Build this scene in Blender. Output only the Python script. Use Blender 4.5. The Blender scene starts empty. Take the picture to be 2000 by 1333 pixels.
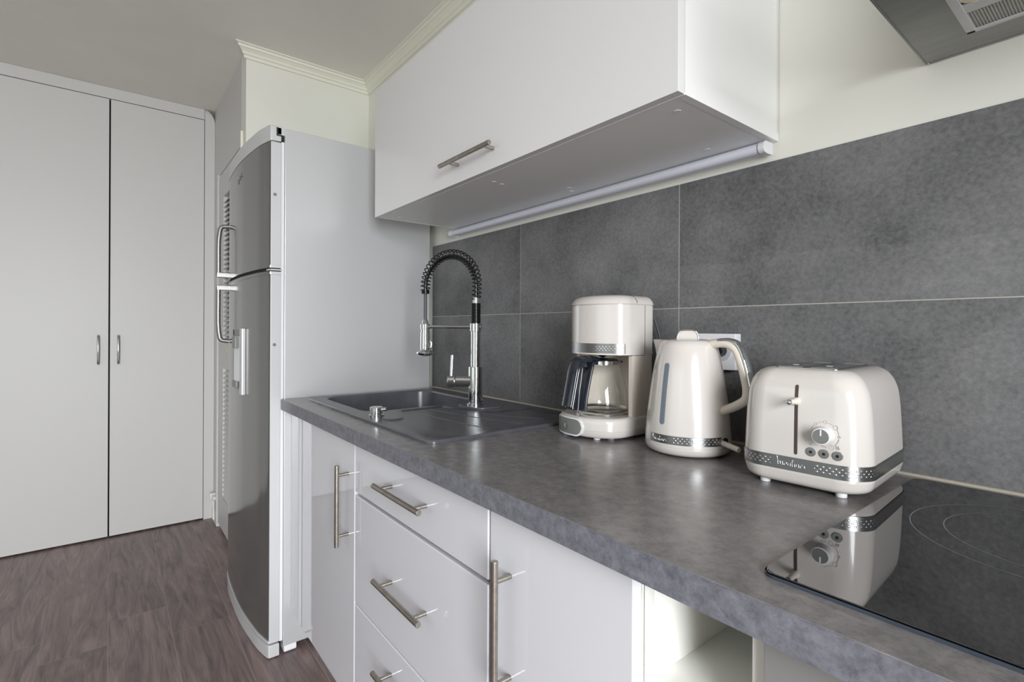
import bpy, bmesh, math, random
from mathutils import Vector, Matrix
random.seed(4)
PI = math.pi
S = bpy.context.scene
COL = S.collection

# ------------------------------------------------------------------ camera
YAW, ROLL, PITCH = 0.661067, 0.00469782, 0.00043925
cam_h = 1.14656
def cam_axes():
    r = Vector((math.sin(YAW), math.cos(YAW), 0)); d = Vector((0, 0, -1)); f = Vector((-math.cos(YAW), math.sin(YAW), 0))
    cp, sp = math.cos(PITCH), math.sin(PITCH); d, f = d*cp - f*sp, d*sp + f*cp
    cr, sr = math.cos(ROLL), math.sin(ROLL); r, d = r*cr - d*sr, r*sr + d*cr
    return r, d, f
cd = bpy.data.cameras.new('camera'); cam = bpy.data.objects.new('camera', cd); COL.objects.link(cam)
_r, _d, _f = cam_axes()
cam.matrix_world = Matrix(((_r.x, -_d.x, -_f.x, 0), (_r.y, -_d.y, -_f.y, 0), (_r.z, -_d.z, -_f.z, cam_h), (0, 0, 0, 1)))
cd.sensor_fit = 'HORIZONTAL'; cd.sensor_width = 36; cd.lens = 36*989.208/2000
cd.shift_x = (1000-986.87)/2000; cd.shift_y = (644.49-666.5)/2000
cd.clip_start = 0.02
S.camera = cam

# ------------------------------------------------------------------ view, world, daylight
S.view_settings.view_transform = 'Standard'; S.view_settings.look = 'None'
S.view_settings.exposure = 0.0; S.view_settings.gamma = 1.0; S.view_settings.use_curve_mapping = False
S.cycles.max_bounces = 10; S.cycles.diffuse_bounces = 6; S.cycles.glossy_bounces = 5; S.cycles.transmission_bounces = 8
S.cycles.sample_clamp_indirect = 6; S.cycles.caustics_reflective = False; S.cycles.caustics_refractive = False
def lin(c):
    return tuple(((v/255)/12.92 if v/255 <= .04045 else ((v/255+.055)/1.055)**2.4) for v in c)
W = bpy.data.worlds.new('sky'); S.world = W; W.use_nodes = True
wn = W.node_tree.nodes; wl = W.node_tree.links
bg = wn['Background']; bg.inputs['Strength'].default_value = 1.0
tc = wn.new('ShaderNodeTexCoord'); sx = wn.new('ShaderNodeSeparateXYZ'); cr_ = wn.new('ShaderNodeValToRGB'); mr = wn.new('ShaderNodeMapRange')
wl.new(tc.outputs['Generated'], sx.inputs[0]); wl.new(sx.outputs['Z'], mr.inputs[0]); mr.inputs[1].default_value = -.25; mr.inputs[2].default_value = .5
wl.new(mr.outputs[0], cr_.inputs[0]); wl.new(cr_.outputs[0], bg.inputs[0])
cr_.color_ramp.elements[0].color = (.22, .25, .17, 1); cr_.color_ramp.elements[1].color = (.85, .93, 1.0, 1)
e = cr_.color_ramp.elements.new(.33); e.color = (.6, .66, .55, 1)
bg.inputs['Strength'].default_value = .9

def area(name, loc, aim, sx_, sy_, power, color, spread=180):
    l = bpy.data.lights.new(name, 'AREA'); l.shape = 'RECTANGLE'; l.size = sx_; l.size_y = sy_; l.energy = power; l.color = color
    l.spread = math.radians(spread)
    o = bpy.data.objects.new(name, l); COL.objects.link(o); o.location = loc
    o.rotation_euler = (Vector(aim)-Vector(loc)).to_track_quat('-Z', 'Y').to_euler(); return o
RX = 2.0                      # right wall of the room
WY0, WY1, WZ0, WZ1 = -1.22, -.16, .12, 2.2
FY = -2.3                     # wall behind the photographer
# daylight through the glazed door (right wall) and added fill light from an unseen window behind the photographer
area('daylight_window', (RX+.12, (WY0+WY1)/2, (WZ0+WZ1)/2), (RX-1, (WY0+WY1)/2, (WZ0+WZ1)/2-.62), 1.02, 2.0, 142, (.95, .975, 1.0), 138)
area('fill_light_behind', (-.6, FY-.12, 1.35), (-.6, FY+1, 1.2), 2.2, 1.4, 7, (.90, .95, 1.0))

# ------------------------------------------------------------------ materials
def mat(name, col, rough=.5, metal=0.0, spec=.5, coat=0.0, ior=None, lin_=False):
    m = bpy.data.materials.new(name); m.use_nodes = True; b = m.node_tree.nodes['Principled BSDF']
    c = col if lin_ else lin(col)
    b.inputs['Base Color'].default_value = (*c, 1); b.inputs['Roughness'].default_value = rough; b.inputs['Metallic'].default_value = metal
    b.inputs['Specular IOR Level'].default_value = spec
    if coat: b.inputs['Coat Weight'].default_value = coat; b.inputs['Coat Roughness'].default_value = .04
    if ior: b.inputs['IOR'].default_value = ior
    return m
def N(m, t, **kw):
    n = m.node_tree.nodes.new(t)
    for k, v in kw.items(): setattr(n, k, v)
    return n
def L(m, a, b): m.node_tree.links.new(a, b)
def B(m): return m.node_tree.nodes['Principled BSDF']
def noise_col(m, c0, c1, scale, detail=5, rough=.6, stretch=(1, 1, 1), p0=.3, p1=.7, bump=0, bscale=None, coord='Object'):
    tc = N(m, 'ShaderNodeTexCoord'); mp = N(m, 'ShaderNodeMapping'); mp.inputs['Scale'].default_value = stretch
    L(m, tc.outputs[coord], mp.inputs[0]); n = N(m, 'ShaderNodeTexNoise'); n.inputs['Scale'].default_value = scale
    n.inputs['Detail'].default_value = detail; n.inputs['Roughness'].default_value = rough; L(m, mp.outputs[0], n.inputs['Vector'])
    r = N(m, 'ShaderNodeValToRGB'); r.color_ramp.elements[0].position = p0; r.color_ramp.elements[1].position = p1
    r.color_ramp.elements[0].color = (*lin(c0), 1); r.color_ramp.elements[1].color = (*lin(c1), 1)
    L(m, n.outputs[0], r.inputs[0]); L(m, r.outputs[0], B(m).inputs['Base Color'])
    if bump:
        b = N(m, 'ShaderNodeBump'); b.inputs['Strength'].default_value = bump; b.inputs['Distance'].default_value = .001
        n2 = N(m, 'ShaderNodeTexNoise'); n2.inputs['Scale'].default_value = bscale or scale*8; L(m, tc.outputs[coord], n2.inputs['Vector'])
        L(m, n2.outputs[0], b.inputs['Height']); L(m, b.outputs[0], B(m).inputs['Normal'])
    return m, n, r, mp
M = {}
M['wall'] = noise_col(mat('wall_paint', (235, 236, 226), .7), (229, 229, 220), (233, 233, 224), 3, bump=.05, bscale=250)[0]
M['ceiling'] = noise_col(mat('ceiling_paint', (232, 230, 224), .9), (229, 227, 221), (234, 232, 226), 3)[0]
M['wallfar'] = mat('wall_paint_room', (188, 186, 180), .8)
M['trim'] = mat('trim_paint', (234, 233, 220), .5)
M['closet'] = mat('closet_paint', (208, 207, 205), .45)
M['dark'] = mat('dark_gap', (30, 29, 28), .8)
M['gloss'] = mat('white_gloss_front', (210, 211, 216), .04, spec=.8)
M['carcass'] = mat('white_melamine', (238, 238, 232), .35)
M['greyfront'] = mat('grey_matt_front', (128, 128, 126), .5)
M['steel'] = noise_col(mat('brushed_steel', (170, 164, 155), .32, 1.0), (158, 152, 143), (182, 176, 166), 60, stretch=(1, 1, 1))[0]
M['chrome'] = mat('chrome', (225, 228, 230), .06, 1.0)
M['satin'] = mat('satin_chrome', (190, 190, 188), .2, 1.0)
M['handle'] = mat('fridge_handle_metal', (165, 165, 162), .38, .85)
M['cream'] = mat('cream_enamel', (213, 207, 202), .16, spec=.55, coat=.5)
M['creamd'] = mat('cream_plastic', (222, 213, 202), .28)
M['black'] = mat('black_plastic', (24, 24, 26), .25)
M['navy'] = mat('black_blue_plastic', (30, 35, 43), .14, spec=.7)
M['greyp'] = mat('grey_plastic', (122, 124, 120), .35)
M['slotm'] = mat('slot_metal', (150, 150, 158), .35, .6)
M['waterwin'] = mat('smoky_window', (112, 124, 134), .12)
M['slot'] = mat('slot_dark', (72, 62, 60), .6)
M['whitep'] = mat('white_plastic', (232, 232, 236), .3)
M['lilac'] = mat('batten_diffuser', (226, 228, 240), .35)
M['rubber'] = mat('grey_rubber', (80, 80, 82), .5)
M['ink'] = mat('grey_print', (190, 187, 182), .5)
M['letter'] = mat('polished_letters', (225, 225, 226), .15, 1.0)
M['lens'] = mat('lamp_lens', (236, 226, 200), .3)
# fridge paint
m = mat('silver_paint', (185, 187, 186), .38, .35); M['silver'] = noise_col(m, (200, 201, 202), (204, 205, 206), 700, 2, bump=.05, bscale=900)[0]
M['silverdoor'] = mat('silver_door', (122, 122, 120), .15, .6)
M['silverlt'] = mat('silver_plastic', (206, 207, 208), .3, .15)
# worktop laminate
m = mat('worktop_laminate', (105, 104, 105), .21, spec=.55)
noise_col(m, (102, 100, 101), (142, 138, 137), 42, 10, .8, p0=.34, p1=.66, bump=.15, bscale=420); M['worktop'] = m
m = mat('worktop_edge', (105, 104, 108), .42, spec=.4)
noise_col(m, (84, 85, 92), (128, 129, 137), 60, 10, .8, p0=.34, p1=.66); M['worktopedge'] = m
# sink composite
m = mat('sink_composite', (62, 62, 66), .27, spec=.7)
noise_col(m, (76, 76, 82), (92, 92, 98), 14, 6, .6, bump=.2, bscale=700); M['sink'] = m
# hob glass
m = mat('hob_glass', (10, 10, 12), .02, spec=1.0, ior=2.0, coat=0); M['hob'] = m
M['hobline'] = mat('hob_print', (150, 150, 150), .4)
M['hobedge'] = mat('hob_edge', (90, 100, 115), .2, .6)  # grey-blue carries the highlight of the glass bevel as colour
M['grout'] = mat('grout', (176, 174, 166), .8)
M['sealant'] = mat('sealant', (190, 182, 166), .6)
# wall tile
def tile_mat():
    m = mat('slate_tile', (90, 90, 92), .55, spec=.35); nt = m
    tc = N(m, 'ShaderNodeTexCoord'); geo = N(m, 'ShaderNodeNewGeometry')
    sc = N(m, 'ShaderNodeVectorMath', operation='SCALE'); cmb = N(m, 'ShaderNodeCombineXYZ')
    L(m, geo.outputs['Random Per Island'], cmb.inputs[0]); L(m, geo.outputs['Random Per Island'], cmb.inputs[2])
    L(m, cmb.outputs[0], sc.inputs[0]); sc.inputs['Scale'].default_value = 17
    add = N(m, 'ShaderNodeVectorMath', operation='ADD'); L(m, tc.outputs['Object'], add.inputs[0]); L(m, sc.outputs[0], add.inputs[1])
    n1 = N(m, 'ShaderNodeTexNoise'); n1.inputs['Scale'].default_value = 4.5; n1.inputs['Detail'].default_value = 6; n1.inputs['Roughness'].default_value = .6
    n2 = N(m, 'ShaderNodeTexNoise'); n2.inputs['Scale'].default_value = 130; n2.inputs['Detail'].default_value = 5; n2.inputs['Roughness'].default_value = .75
    L(m, add.outputs[0], n1.inputs['Vector']); L(m, add.outputs[0], n2.inputs['Vector'])
    mx = N(m, 'ShaderNodeMath', operation='MULTIPLY_ADD'); L(m, n2.outputs[0], mx.inputs[0]); mx.inputs[1].default_value = .5
    m2 = N(m, 'ShaderNodeMath', operation='MULTIPLY'); L(m, n1.outputs[0], m2.inputs[0]); m2.inputs[1].default_value = .62; L(m, m2.outputs[0], mx.inputs[2])
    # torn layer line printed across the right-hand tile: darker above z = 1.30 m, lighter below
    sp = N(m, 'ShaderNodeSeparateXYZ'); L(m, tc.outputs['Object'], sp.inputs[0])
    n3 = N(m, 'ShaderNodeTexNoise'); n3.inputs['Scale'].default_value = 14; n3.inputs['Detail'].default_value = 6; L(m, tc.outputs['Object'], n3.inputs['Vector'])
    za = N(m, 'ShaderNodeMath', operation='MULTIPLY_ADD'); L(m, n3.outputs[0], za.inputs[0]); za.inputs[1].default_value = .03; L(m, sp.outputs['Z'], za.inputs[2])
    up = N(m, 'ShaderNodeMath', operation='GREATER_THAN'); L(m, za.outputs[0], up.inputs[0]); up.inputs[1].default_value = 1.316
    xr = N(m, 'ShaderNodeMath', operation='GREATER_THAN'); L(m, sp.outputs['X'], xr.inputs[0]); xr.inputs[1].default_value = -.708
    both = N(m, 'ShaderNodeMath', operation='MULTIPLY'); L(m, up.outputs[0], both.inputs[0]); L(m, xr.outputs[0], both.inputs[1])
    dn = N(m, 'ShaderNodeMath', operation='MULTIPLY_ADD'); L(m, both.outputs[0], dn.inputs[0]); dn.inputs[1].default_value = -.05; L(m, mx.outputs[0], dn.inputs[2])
    r = N(m, 'ShaderNodeValToRGB'); r.color_ramp.elements[0].position = .36; r.color_ramp.elements[1].position = .78
    r.color_ramp.elements[0].color = (*lin((76, 76, 77)), 1); r.color_ramp.elements[1].color = (*lin((138, 138, 139)), 1)
    L(m, dn.outputs[0], r.inputs[0]); L(m, r.outputs[0], B(m).inputs['Base Color'])
    b = N(m, 'ShaderNodeBump'); b.inputs['Strength'].default_value = .25; b.inputs['Distance'].default_value = .001; L(m, n2.outputs[0], b.inputs['Height']); L(m, b.outputs[0], B(m).inputs['Normal'])
    return m
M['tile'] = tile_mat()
# floor: planks run along X, 0.19 m wide, random length joints
def floor_mat():
    m = mat('plank_floor', (110, 95, 92), .36, spec=.4)
    tc = N(m, 'ShaderNodeTexCoord'); geo = N(m, 'ShaderNodeNewGeometry')
    cmb = N(m, 'ShaderNodeCombineXYZ'); k = N(m, 'ShaderNodeMath', operation='MULTIPLY'); k.inputs[1].default_value = 37
    L(m, geo.outputs['Random Per Island'], k.inputs[0]); L(m, k.outputs[0], cmb.inputs[0]); L(m, k.outputs[0], cmb.inputs[1])
    add = N(m, 'ShaderNodeVectorMath', operation='ADD'); L(m, tc.outputs['Object'], add.inputs[0]); L(m, cmb.outputs[0], add.inputs[1])
    mp = N(m, 'ShaderNodeMapping'); mp.inputs['Scale'].default_value = (1.1, 8, 1); L(m, add.outputs[0], mp.inputs[0])
    n = N(m, 'ShaderNodeTexNoise'); n.inputs['Scale'].default_value = 1.6; n.inputs['Detail'].default_value = 8; n.inputs['Roughness'].default_value = .62; n.inputs['Distortion'].default_value = 2.6
    L(m, mp.outputs[0], n.inputs['Vector'])
    mp2 = N(m, 'ShaderNodeMapping'); mp2.inputs['Scale'].default_value = (4, 120, 1); L(m, add.outputs[0], mp2.inputs[0])
    n2 = N(m, 'ShaderNodeTexNoise'); n2.inputs['Scale'].default_value = 2.2; n2.inputs['Detail'].default_value = 4; L(m, mp2.outputs[0], n2.inputs['Vector'])
    s = N(m, 'ShaderNodeMath', operation='MULTIPLY_ADD'); L(m, n2.outputs[0], s.inputs[0]); s.inputs[1].default_value = .26
    q = N(m, 'ShaderNodeMath', operation='MULTIPLY'); L(m, n.outputs[0], q.inputs[0]); q.inputs[1].default_value = .84; L(m, q.outputs[0], s.inputs[2])
    v = N(m, 'ShaderNodeMath', operation='MULTIPLY_ADD'); L(m, geo.outputs['Random Per Island'], v.inputs[0]); v.inputs[1].default_value = .10; L(m, s.outputs[0], v.inputs[2])
    r = N(m, 'ShaderNodeValToRGB'); r.color_ramp.elements[0].position = .42; r.color_ramp.elements[1].position = .78
    r.color_ramp.elements[0].color = (*lin((82, 72, 72)), 1); r.color_ramp.elements[1].color = (*lin((146, 127, 123)), 1)
    L(m, v.outputs[0], r.inputs[0]); L(m, r.outputs[0], B(m).inputs['Base Color'])
    b = N(m, 'ShaderNodeBump'); b.inputs['Strength'].default_value = .15; b.inputs['Distance'].default_value = .001; L(m, n2.outputs[0], b.inputs['Height']); L(m, b.outputs[0], B(m).inputs['Normal'])
    return m
M['floor'] = floor_mat()
M['seam'] = mat('floor_seam', (150, 138, 132), .6)
# chrome band with rows of raised dots, placed by the band's own UV (metres along, metres up)
def dot_band(name, ranges, pitch=.0082, h=.021):
    vo = -h/2/pitch
    m = mat(name, (120, 122, 124), .3, 1.0)
    uv = N(m, 'ShaderNodeUVMap'); sp = N(m, 'ShaderNodeSeparateXYZ'); L(m, uv.outputs[0], sp.inputs[0])
    def grid(off):
        outs = []
        for i in range(2):
            a = N(m, 'ShaderNodeMath', operation='MULTIPLY_ADD'); L(m, sp.outputs[i], a.inputs[0]); a.inputs[1].default_value = 1/pitch; a.inputs[2].default_value = off+(vo if i else 0)
            f = N(m, 'ShaderNodeMath', operation='FRACT'); L(m, a.outputs[0], f.inputs[0])
            g = N(m, 'ShaderNodeMath', operation='SUBTRACT'); L(m, f.outputs[0], g.inputs[0]); g.inputs[1].default_value = .5
            h = N(m, 'ShaderNodeMath', operation='MULTIPLY'); L(m, g.outputs[0], h.inputs[0]); L(m, g.outputs[0], h.inputs[1]); outs.append(h)
        s = N(m, 'ShaderNodeMath', operation='ADD'); L(m, outs[0].outputs[0], s.inputs[0]); L(m, outs[1].outputs[0], s.inputs[1]); return s
    a, b = grid(0.), grid(.5)
    mn = N(m, 'ShaderNodeMath', operation='MINIMUM'); L(m, a.outputs[0], mn.inputs[0]); L(m, b.outputs[0], mn.inputs[1])
    d = N(m, 'ShaderNodeMapRange'); L(m, mn.outputs[0], d.inputs[0]); d.inputs[1].default_value = .016; d.inputs[2].default_value = .045; d.inputs[3].default_value = 1; d.inputs[4].default_value = 0
    tot = None
    for (u0, u1) in ranges:
        g = N(m, 'ShaderNodeMath', operation='GREATER_THAN'); L(m, sp.outputs[0], g.inputs[0]); g.inputs[1].default_value = u0
        l = N(m, 'ShaderNodeMath', operation='LESS_THAN'); L(m, sp.outputs[0], l.inputs[0]); l.inputs[1].default_value = u1
        p = N(m, 'ShaderNodeMath', operation='MULTIPLY'); L(m, g.outputs[0], p.inputs[0]); L(m, l.outputs[0], p.inputs[1])
        if tot is None: tot = p
        else:
            t = N(m, 'ShaderNodeMath', operation='MAXIMUM'); L(m, tot.outputs[0], t.inputs[0]); L(m, p.outputs[0], t.inputs[1]); tot = t
    k0 = N(m, 'ShaderNodeMath', operation='MULTIPLY'); L(m, tot.outputs[0], k0.inputs[0]); L(m, d.outputs[0], k0.inputs[1])
    cp = N(m, 'ShaderNodeMath', operation='COMPARE'); L(m, sp.outputs[1], cp.inputs[0]); cp.inputs[1].default_value = h/2; cp.inputs[2].default_value = pitch*.72
    k = N(m, 'ShaderNodeMath', operation='MULTIPLY'); L(m, k0.outputs[0], k.inputs[0]); L(m, cp.outputs[0], k.inputs[1])
    mx = N(m, 'ShaderNodeMix', data_type='RGBA'); L(m, k.outputs[0], mx.inputs[0]); mx.inputs[6].default_value = (*lin((160, 161, 162)), 1); mx.inputs[7].default_value = (*lin((225, 225, 225)), 1)
    L(m, mx.outputs[2], B(m).inputs['Base Color'])
    bp = N(m, 'ShaderNodeBump'); bp.inputs['Strength'].default_value = .8; bp.inputs['Distance'].default_value = .0006; L(m, k.outputs[0], bp.inputs['Height']); L(m, bp.outputs[0], B(m).inputs['Normal'])
    return m
# thin clear glass
def glass_mat():
    m = bpy.data.materials.new('clear_glass'); m.use_nodes = True
    t = N(m, 'ShaderNodeBsdfTransparent'); t.inputs[0].default_value = (.97, .975, .97, 1); g = N(m, 'ShaderNodeBsdfGlossy'); g.inputs['Roughness'].default_value = .01
    lw = N(m, 'ShaderNodeLayerWeight'); pw = N(m, 'ShaderNodeMath', operation='POWER'); L(m, lw.outputs['Facing'], pw.inputs[0]); pw.inputs[1].default_value = 4.5
    f = N(m, 'ShaderNodeMath', operation='MULTIPLY_ADD'); L(m, pw.outputs[0], f.inputs[0]); f.inputs[1].default_value = .75; f.inputs[2].default_value = .035; x = N(m, 'ShaderNodeMixShader'); L(m, f.outputs[0], x.inputs[0])
    L(m, t.outputs[0], x.inputs[1]); L(m, g.outputs[0], x.inputs[2]); L(m, x.outputs[0], m.node_tree.nodes['Material Output'].inputs[0]); return m
M['glass'] = glass_mat()
m = bpy.data.materials.new('window_pane'); m.use_nodes = True
_t = N(m, 'ShaderNodeBsdfTransparent'); _g = N(m, 'ShaderNodeBsdfGlossy'); _g.inputs['Roughness'].default_value = .0; _x = N(m, 'ShaderNodeMixShader'); _x.inputs[0].default_value = .06
L(m, _t.outputs[0], _x.inputs[1]); L(m, _g.outputs[0], _x.inputs[2]); L(m, _x.outputs[0], m.node_tree.nodes['Material Output'].inputs[0]); M['pane'] = m

# ------------------------------------------------------------------ helpers
WM = {}
def tag(o, label=None, cat=None, group=None, kind=None):
    if label: o['label'] = label
    if cat: o['category'] = cat
    if group: o['group'] = group
    if kind: o['kind'] = kind
    return o
def thing(name, label, cat, loc=(0, 0, 0), rz=0, group=None):
    o = bpy.data.objects.new(name, None); COL.objects.link(o); o.empty_display_size = .05
    o.location = loc; o.rotation_euler = (0, 0, rz); WM[o] = Matrix.Translation(loc) @ Matrix.Rotation(rz, 4, 'Z')
    return tag(o, label, cat, group)
def obj(name, bm, m, parent=None, local=False, smooth=35, uv=None):
    """link a bmesh as one mesh object; vertices are world coordinates unless local (then parent's)"""
    if parent is not None:
        if not local: bm.transform(WM[parent].inverted())
        loc = Vector((0, 0, 0)); w = WM[parent]
    else:
        xs = [v.co.x for v in bm.verts]; ys = [v.co.y for v in bm.verts]; zs = [v.co.z for v in bm.verts]
        loc = Vector(((min(xs)+max(xs))/2, (min(ys)+max(ys))/2, min(zs)))
        if name.startswith(('floor', 'wall_back', 'wall_splashback', 'trim_1', 'worktop')): loc = Vector((0, 0, 0))
        bmesh.ops.translate(bm, verts=bm.verts, vec=-loc); w = Matrix.Translation(loc)
    bmesh.ops.recalc_face_normals(bm, faces=bm.faces)
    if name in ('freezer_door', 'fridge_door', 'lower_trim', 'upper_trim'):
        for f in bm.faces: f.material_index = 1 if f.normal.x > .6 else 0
    me = bpy.data.meshes.new(name); bm.to_mesh(me); bm.free()
    for mm in (m if isinstance(m, (list, tuple)) else [m]): me.materials.append(mm)
    if smooth:
        me.polygons.foreach_set('use_smooth', [True]*len(me.polygons)); me.set_sharp_from_angle(angle=math.radians(smooth))
    o = bpy.data.objects.new(name, me); COL.objects.link(o); o.location = loc; WM[o] = w
    if smooth and len(me.polygons) < 3000:
        w_ = o.modifiers.new('normals', 'WEIGHTED_NORMAL'); w_.keep_sharp = True; w_.weight = 100
    if parent is not None: o.parent = parent
    return o
def struct(name, bm, m, label=None, **k):
    o = obj(name, bm, m, **k); o['kind'] = 'structure'
    if label: o['label'] = label
    return o
def NB(): return bmesh.new()
def join(bm, b2, mat_index=0):
    me = bpy.data.meshes.new('tmp'); 
    for f in b2.faces: f.material_index = mat_index
    b2.to_mesh(me); b2.free(); bm.from_mesh(me); bpy.data.meshes.remove(me)
def box(bm, x0, x1, y0, y1, z0, z1, bev=0, seg=2, mi=0):
    b = NB(); bmesh.ops.create_cube(b, size=1)
    bmesh.ops.scale(b, vec=(x1-x0, y1-y0, z1-z0), verts=b.verts); bmesh.ops.translate(b, vec=((x0+x1)/2, (y0+y1)/2, (z0+z1)/2), verts=b.verts)
    if bev: bmesh.ops.bevel(b, geom=list(b.edges), offset=bev, segments=seg, affect='EDGES', profile=.5)
    join(bm, b, mi); return bm
def loft(bm, rings, cap=True, close=True, capends=(True, True)):
    vs = [[bm.verts.new(p) for p in r] for r in rings]; n = len(vs[0])
    for i in range(len(vs)-1):
        for j in range(n if close else n-1):
            bm.faces.new((vs[i][j], vs[i][(j+1) % n], vs[i+1][(j+1) % n], vs[i+1][j]))
    if cap:
        if capends[0]: bm.faces.new(vs[0][::-1])
        if capends[1]: bm.faces.new(vs[-1])
    return vs
def rrect(cx, cy, w, h, r, n=6):
    """closed rounded rectangle, w x h full size"""
    r = max(min(r, w/2-1e-5, h/2-1e-5), 1e-5); out = []
    for (sx, sy, a0) in ((1, 1, 0), (-1, 1, 90), (-1, -1, 180), (1, -1, 270)):
        for i in range(n+1):
            a = math.radians(a0+90*i/n); out.append((cx+sx*(w/2-r)+r*math.cos(a), cy+sy*(h/2-r)+r*math.sin(a)))
    return out
def prism(bm, pts, z0, z1, bev=0, seg=3, mi=0):
    b = NB(); loft(b, [[(x, y, z0) for x, y in pts], [(x, y, z1) for x, y in pts]])
    if bev:
        ed = [e for e in b.edges if abs(e.verts[0].co.z-e.verts[1].co.z) < 1e-7]
        bmesh.ops.bevel(b, geom=ed, offset=bev, segments=seg, affect='EDGES', profile=.5)
    join(bm, b, mi); return bm
def lathe(bm, prof, cx=0, cy=0, n=48, mi=0, cap=True):
    b = NB(); rings = [[(cx+r*math.cos(2*PI*i/n), cy+r*math.sin(2*PI*i/n), z) for i in range(n)] for r, z in prof]
    loft(b, rings, cap=cap); join(bm, b, mi); return bm
def frame_at(p, t, up=Vector((0, 0, 1))):
    t = t.normalized(); s = t.cross(up)
    if s.length < 1e-4: s = t.cross(Vector((0, 1, 0)))
    s.normalize(); return s, s.cross(t)
def tube(bm, pts, r, n=12, mi=0, cap=True, flat=None):
    """sweep a circle (or ellipse flat=(a,b)) along pts with parallel transport"""
    pts = [Vector(p) for p in pts]; b = NB(); rings = []; s = None
    for i, p in enumerate(pts):
        t = (pts[min(i+1, len(pts)-1)]-pts[max(i-1, 0)]).normalized()
        if s is None: s, u = frame_at(p, t)
        else:
            s = (s - t*s.dot(t)).normalized(); u = s.cross(t)
        rr = r[i] if isinstance(r, (list, tuple)) else r
        a, c = (rr, rr) if flat is None else flat
        rings.append([p + s*a*math.cos(2*PI*k/n) + u*c*math.sin(2*PI*k/n) for k in range(n)])
    loft(b, rings, cap=cap); join(bm, b, mi); return bm
def cyl(bm, p0, p1, r, n=24, bev=0, mi=0):
    p0, p1 = Vector(p0), Vector(p1); d = (p1-p0); l = d.length; t = d/l
    if bev: tube(bm, [p0, p0+t*bev*.3, p0+t*bev, p1-t*bev, p1-t*bev*.3, p1], [r-bev, r-bev*.3, r, r, r-bev*.3, r-bev], n, mi)
    else: tube(bm, [p0, p1], r, n, mi)
    return bm
def spline(pts, n=10):
    """Catmull-Rom through pts"""
    P = [Vector(p) for p in pts]; P = [P[0]*2-P[1]] + P + [P[-1]*2-P[-2]]; out = []
    for i in range(1, len(P)-2):
        for k in range(n):
            t = k/n; a, b, c, d = P[i-1], P[i], P[i+1], P[i+2]
            out.append(.5*((2*b)+(c-a)*t+(2*a-5*b+4*c-d)*t*t+(3*b-a-3*c+d)*t**3))
    out.append(P[-2]); return out
def ring_uv(o, mi_only=None): pass

# ------------------------------------------------------------------ key dimensions
YW = 1.0914      # kitchen wall plane
XL = -3.5        # wardrobe front plane
XP = -2.611      # partition return wall beside the fridge
YP = .492        # partition front plane
CZ = 2.456       # ceiling
WT = .90         # worktop top

# ------------------------------------------------------------------ room shell
b = NB()
random.seed(11); yy = FY-.1; row = 0
seams = [.375-.1905*k for k in range(0, 16)][::-1] + [.375+.1905*k for k in range(1, 5)]
jo = {.375-.1905: -2.26, .375-.381: -2.50, .375-.5715: -2.32}
for i in range(len(seams)-1):
    y0, y1 = seams[i], seams[i+1]; x = -3.6-random.uniform(0, 1.2)
    for k_, v_ in jo.items():
        if abs(y0-k_) < 1e-3: x = v_-1.26*2
    if abs(y0-(.375-.762)) < 1e-3: x = -2.48-1.26*2
    while x < RX+.1:
        a0, a1 = max(x, -3.6), min(x+1.26, RX+.1)
        if a1 > a0: box(b, a0+.0008, a1-.0008, y0+.0008, y1-.0008, -.01, 0, .0005, 1)
        x += 1.26
fl = struct('floor', b, M['floor'], smooth=0)
b = NB(); box(b, -3.6, RX+.1, FY-.1, 1.25, -.05, -.0002); obj('floor_joints', b, M['seam'], fl, smooth=0)
b = NB(); box(b, -3.7, RX+.1, FY-.1, 1.25, CZ, CZ+.1); struct('ceiling', b, M['ceiling'], smooth=0)
b = NB(); box(b, XP-.02, RX+.1, YW, YW+.12, 0, CZ); struct('wall_back', b, M['wall'], 'pale wall behind the worktop', smooth=0)
b = NB(); box(b, -3.72, -3.6, FY-.1, 1.2, 0, CZ); struct('wall_left', b, M['closet'], smooth=0)
# wall behind the photographer with a wide unseen window, added for fill light
b = NB(); x0, x1, z0, z1 = -1.75, .55, .65, 2.1
box(b, -3.6, x0, FY-.12, FY, 0, CZ); box(b, x1, RX+.1, FY-.12, FY, 0, CZ); box(b, x0, x1, FY-.12, FY, 0, z0); box(b, x0, x1, FY-.12, FY, z1, CZ)
struct('wall_front', b, M['wallfar'], smooth=0)
b = NB()
for q in ((x0, x0+.05), (x1-.05, x1), (-.625, -.575)): box(b, q[0], q[1], FY-.08, FY-.02, z0, z1, .004)
box(b, x0, x1, FY-.08, FY-.02, z0, z0+.05, .004); box(b, x0, x1, FY-.08, FY-.02, z1-.05, z1, .004)
wf = struct('added_window_1', b, M['whitep'], 'added white framed window behind the photographer, for fill light')
b = NB(); box(b, x0+.04, x1-.04, FY-.052, FY-.048, z0+.04, z1-.04); obj('pane', b, M['pane'], wf)
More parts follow.
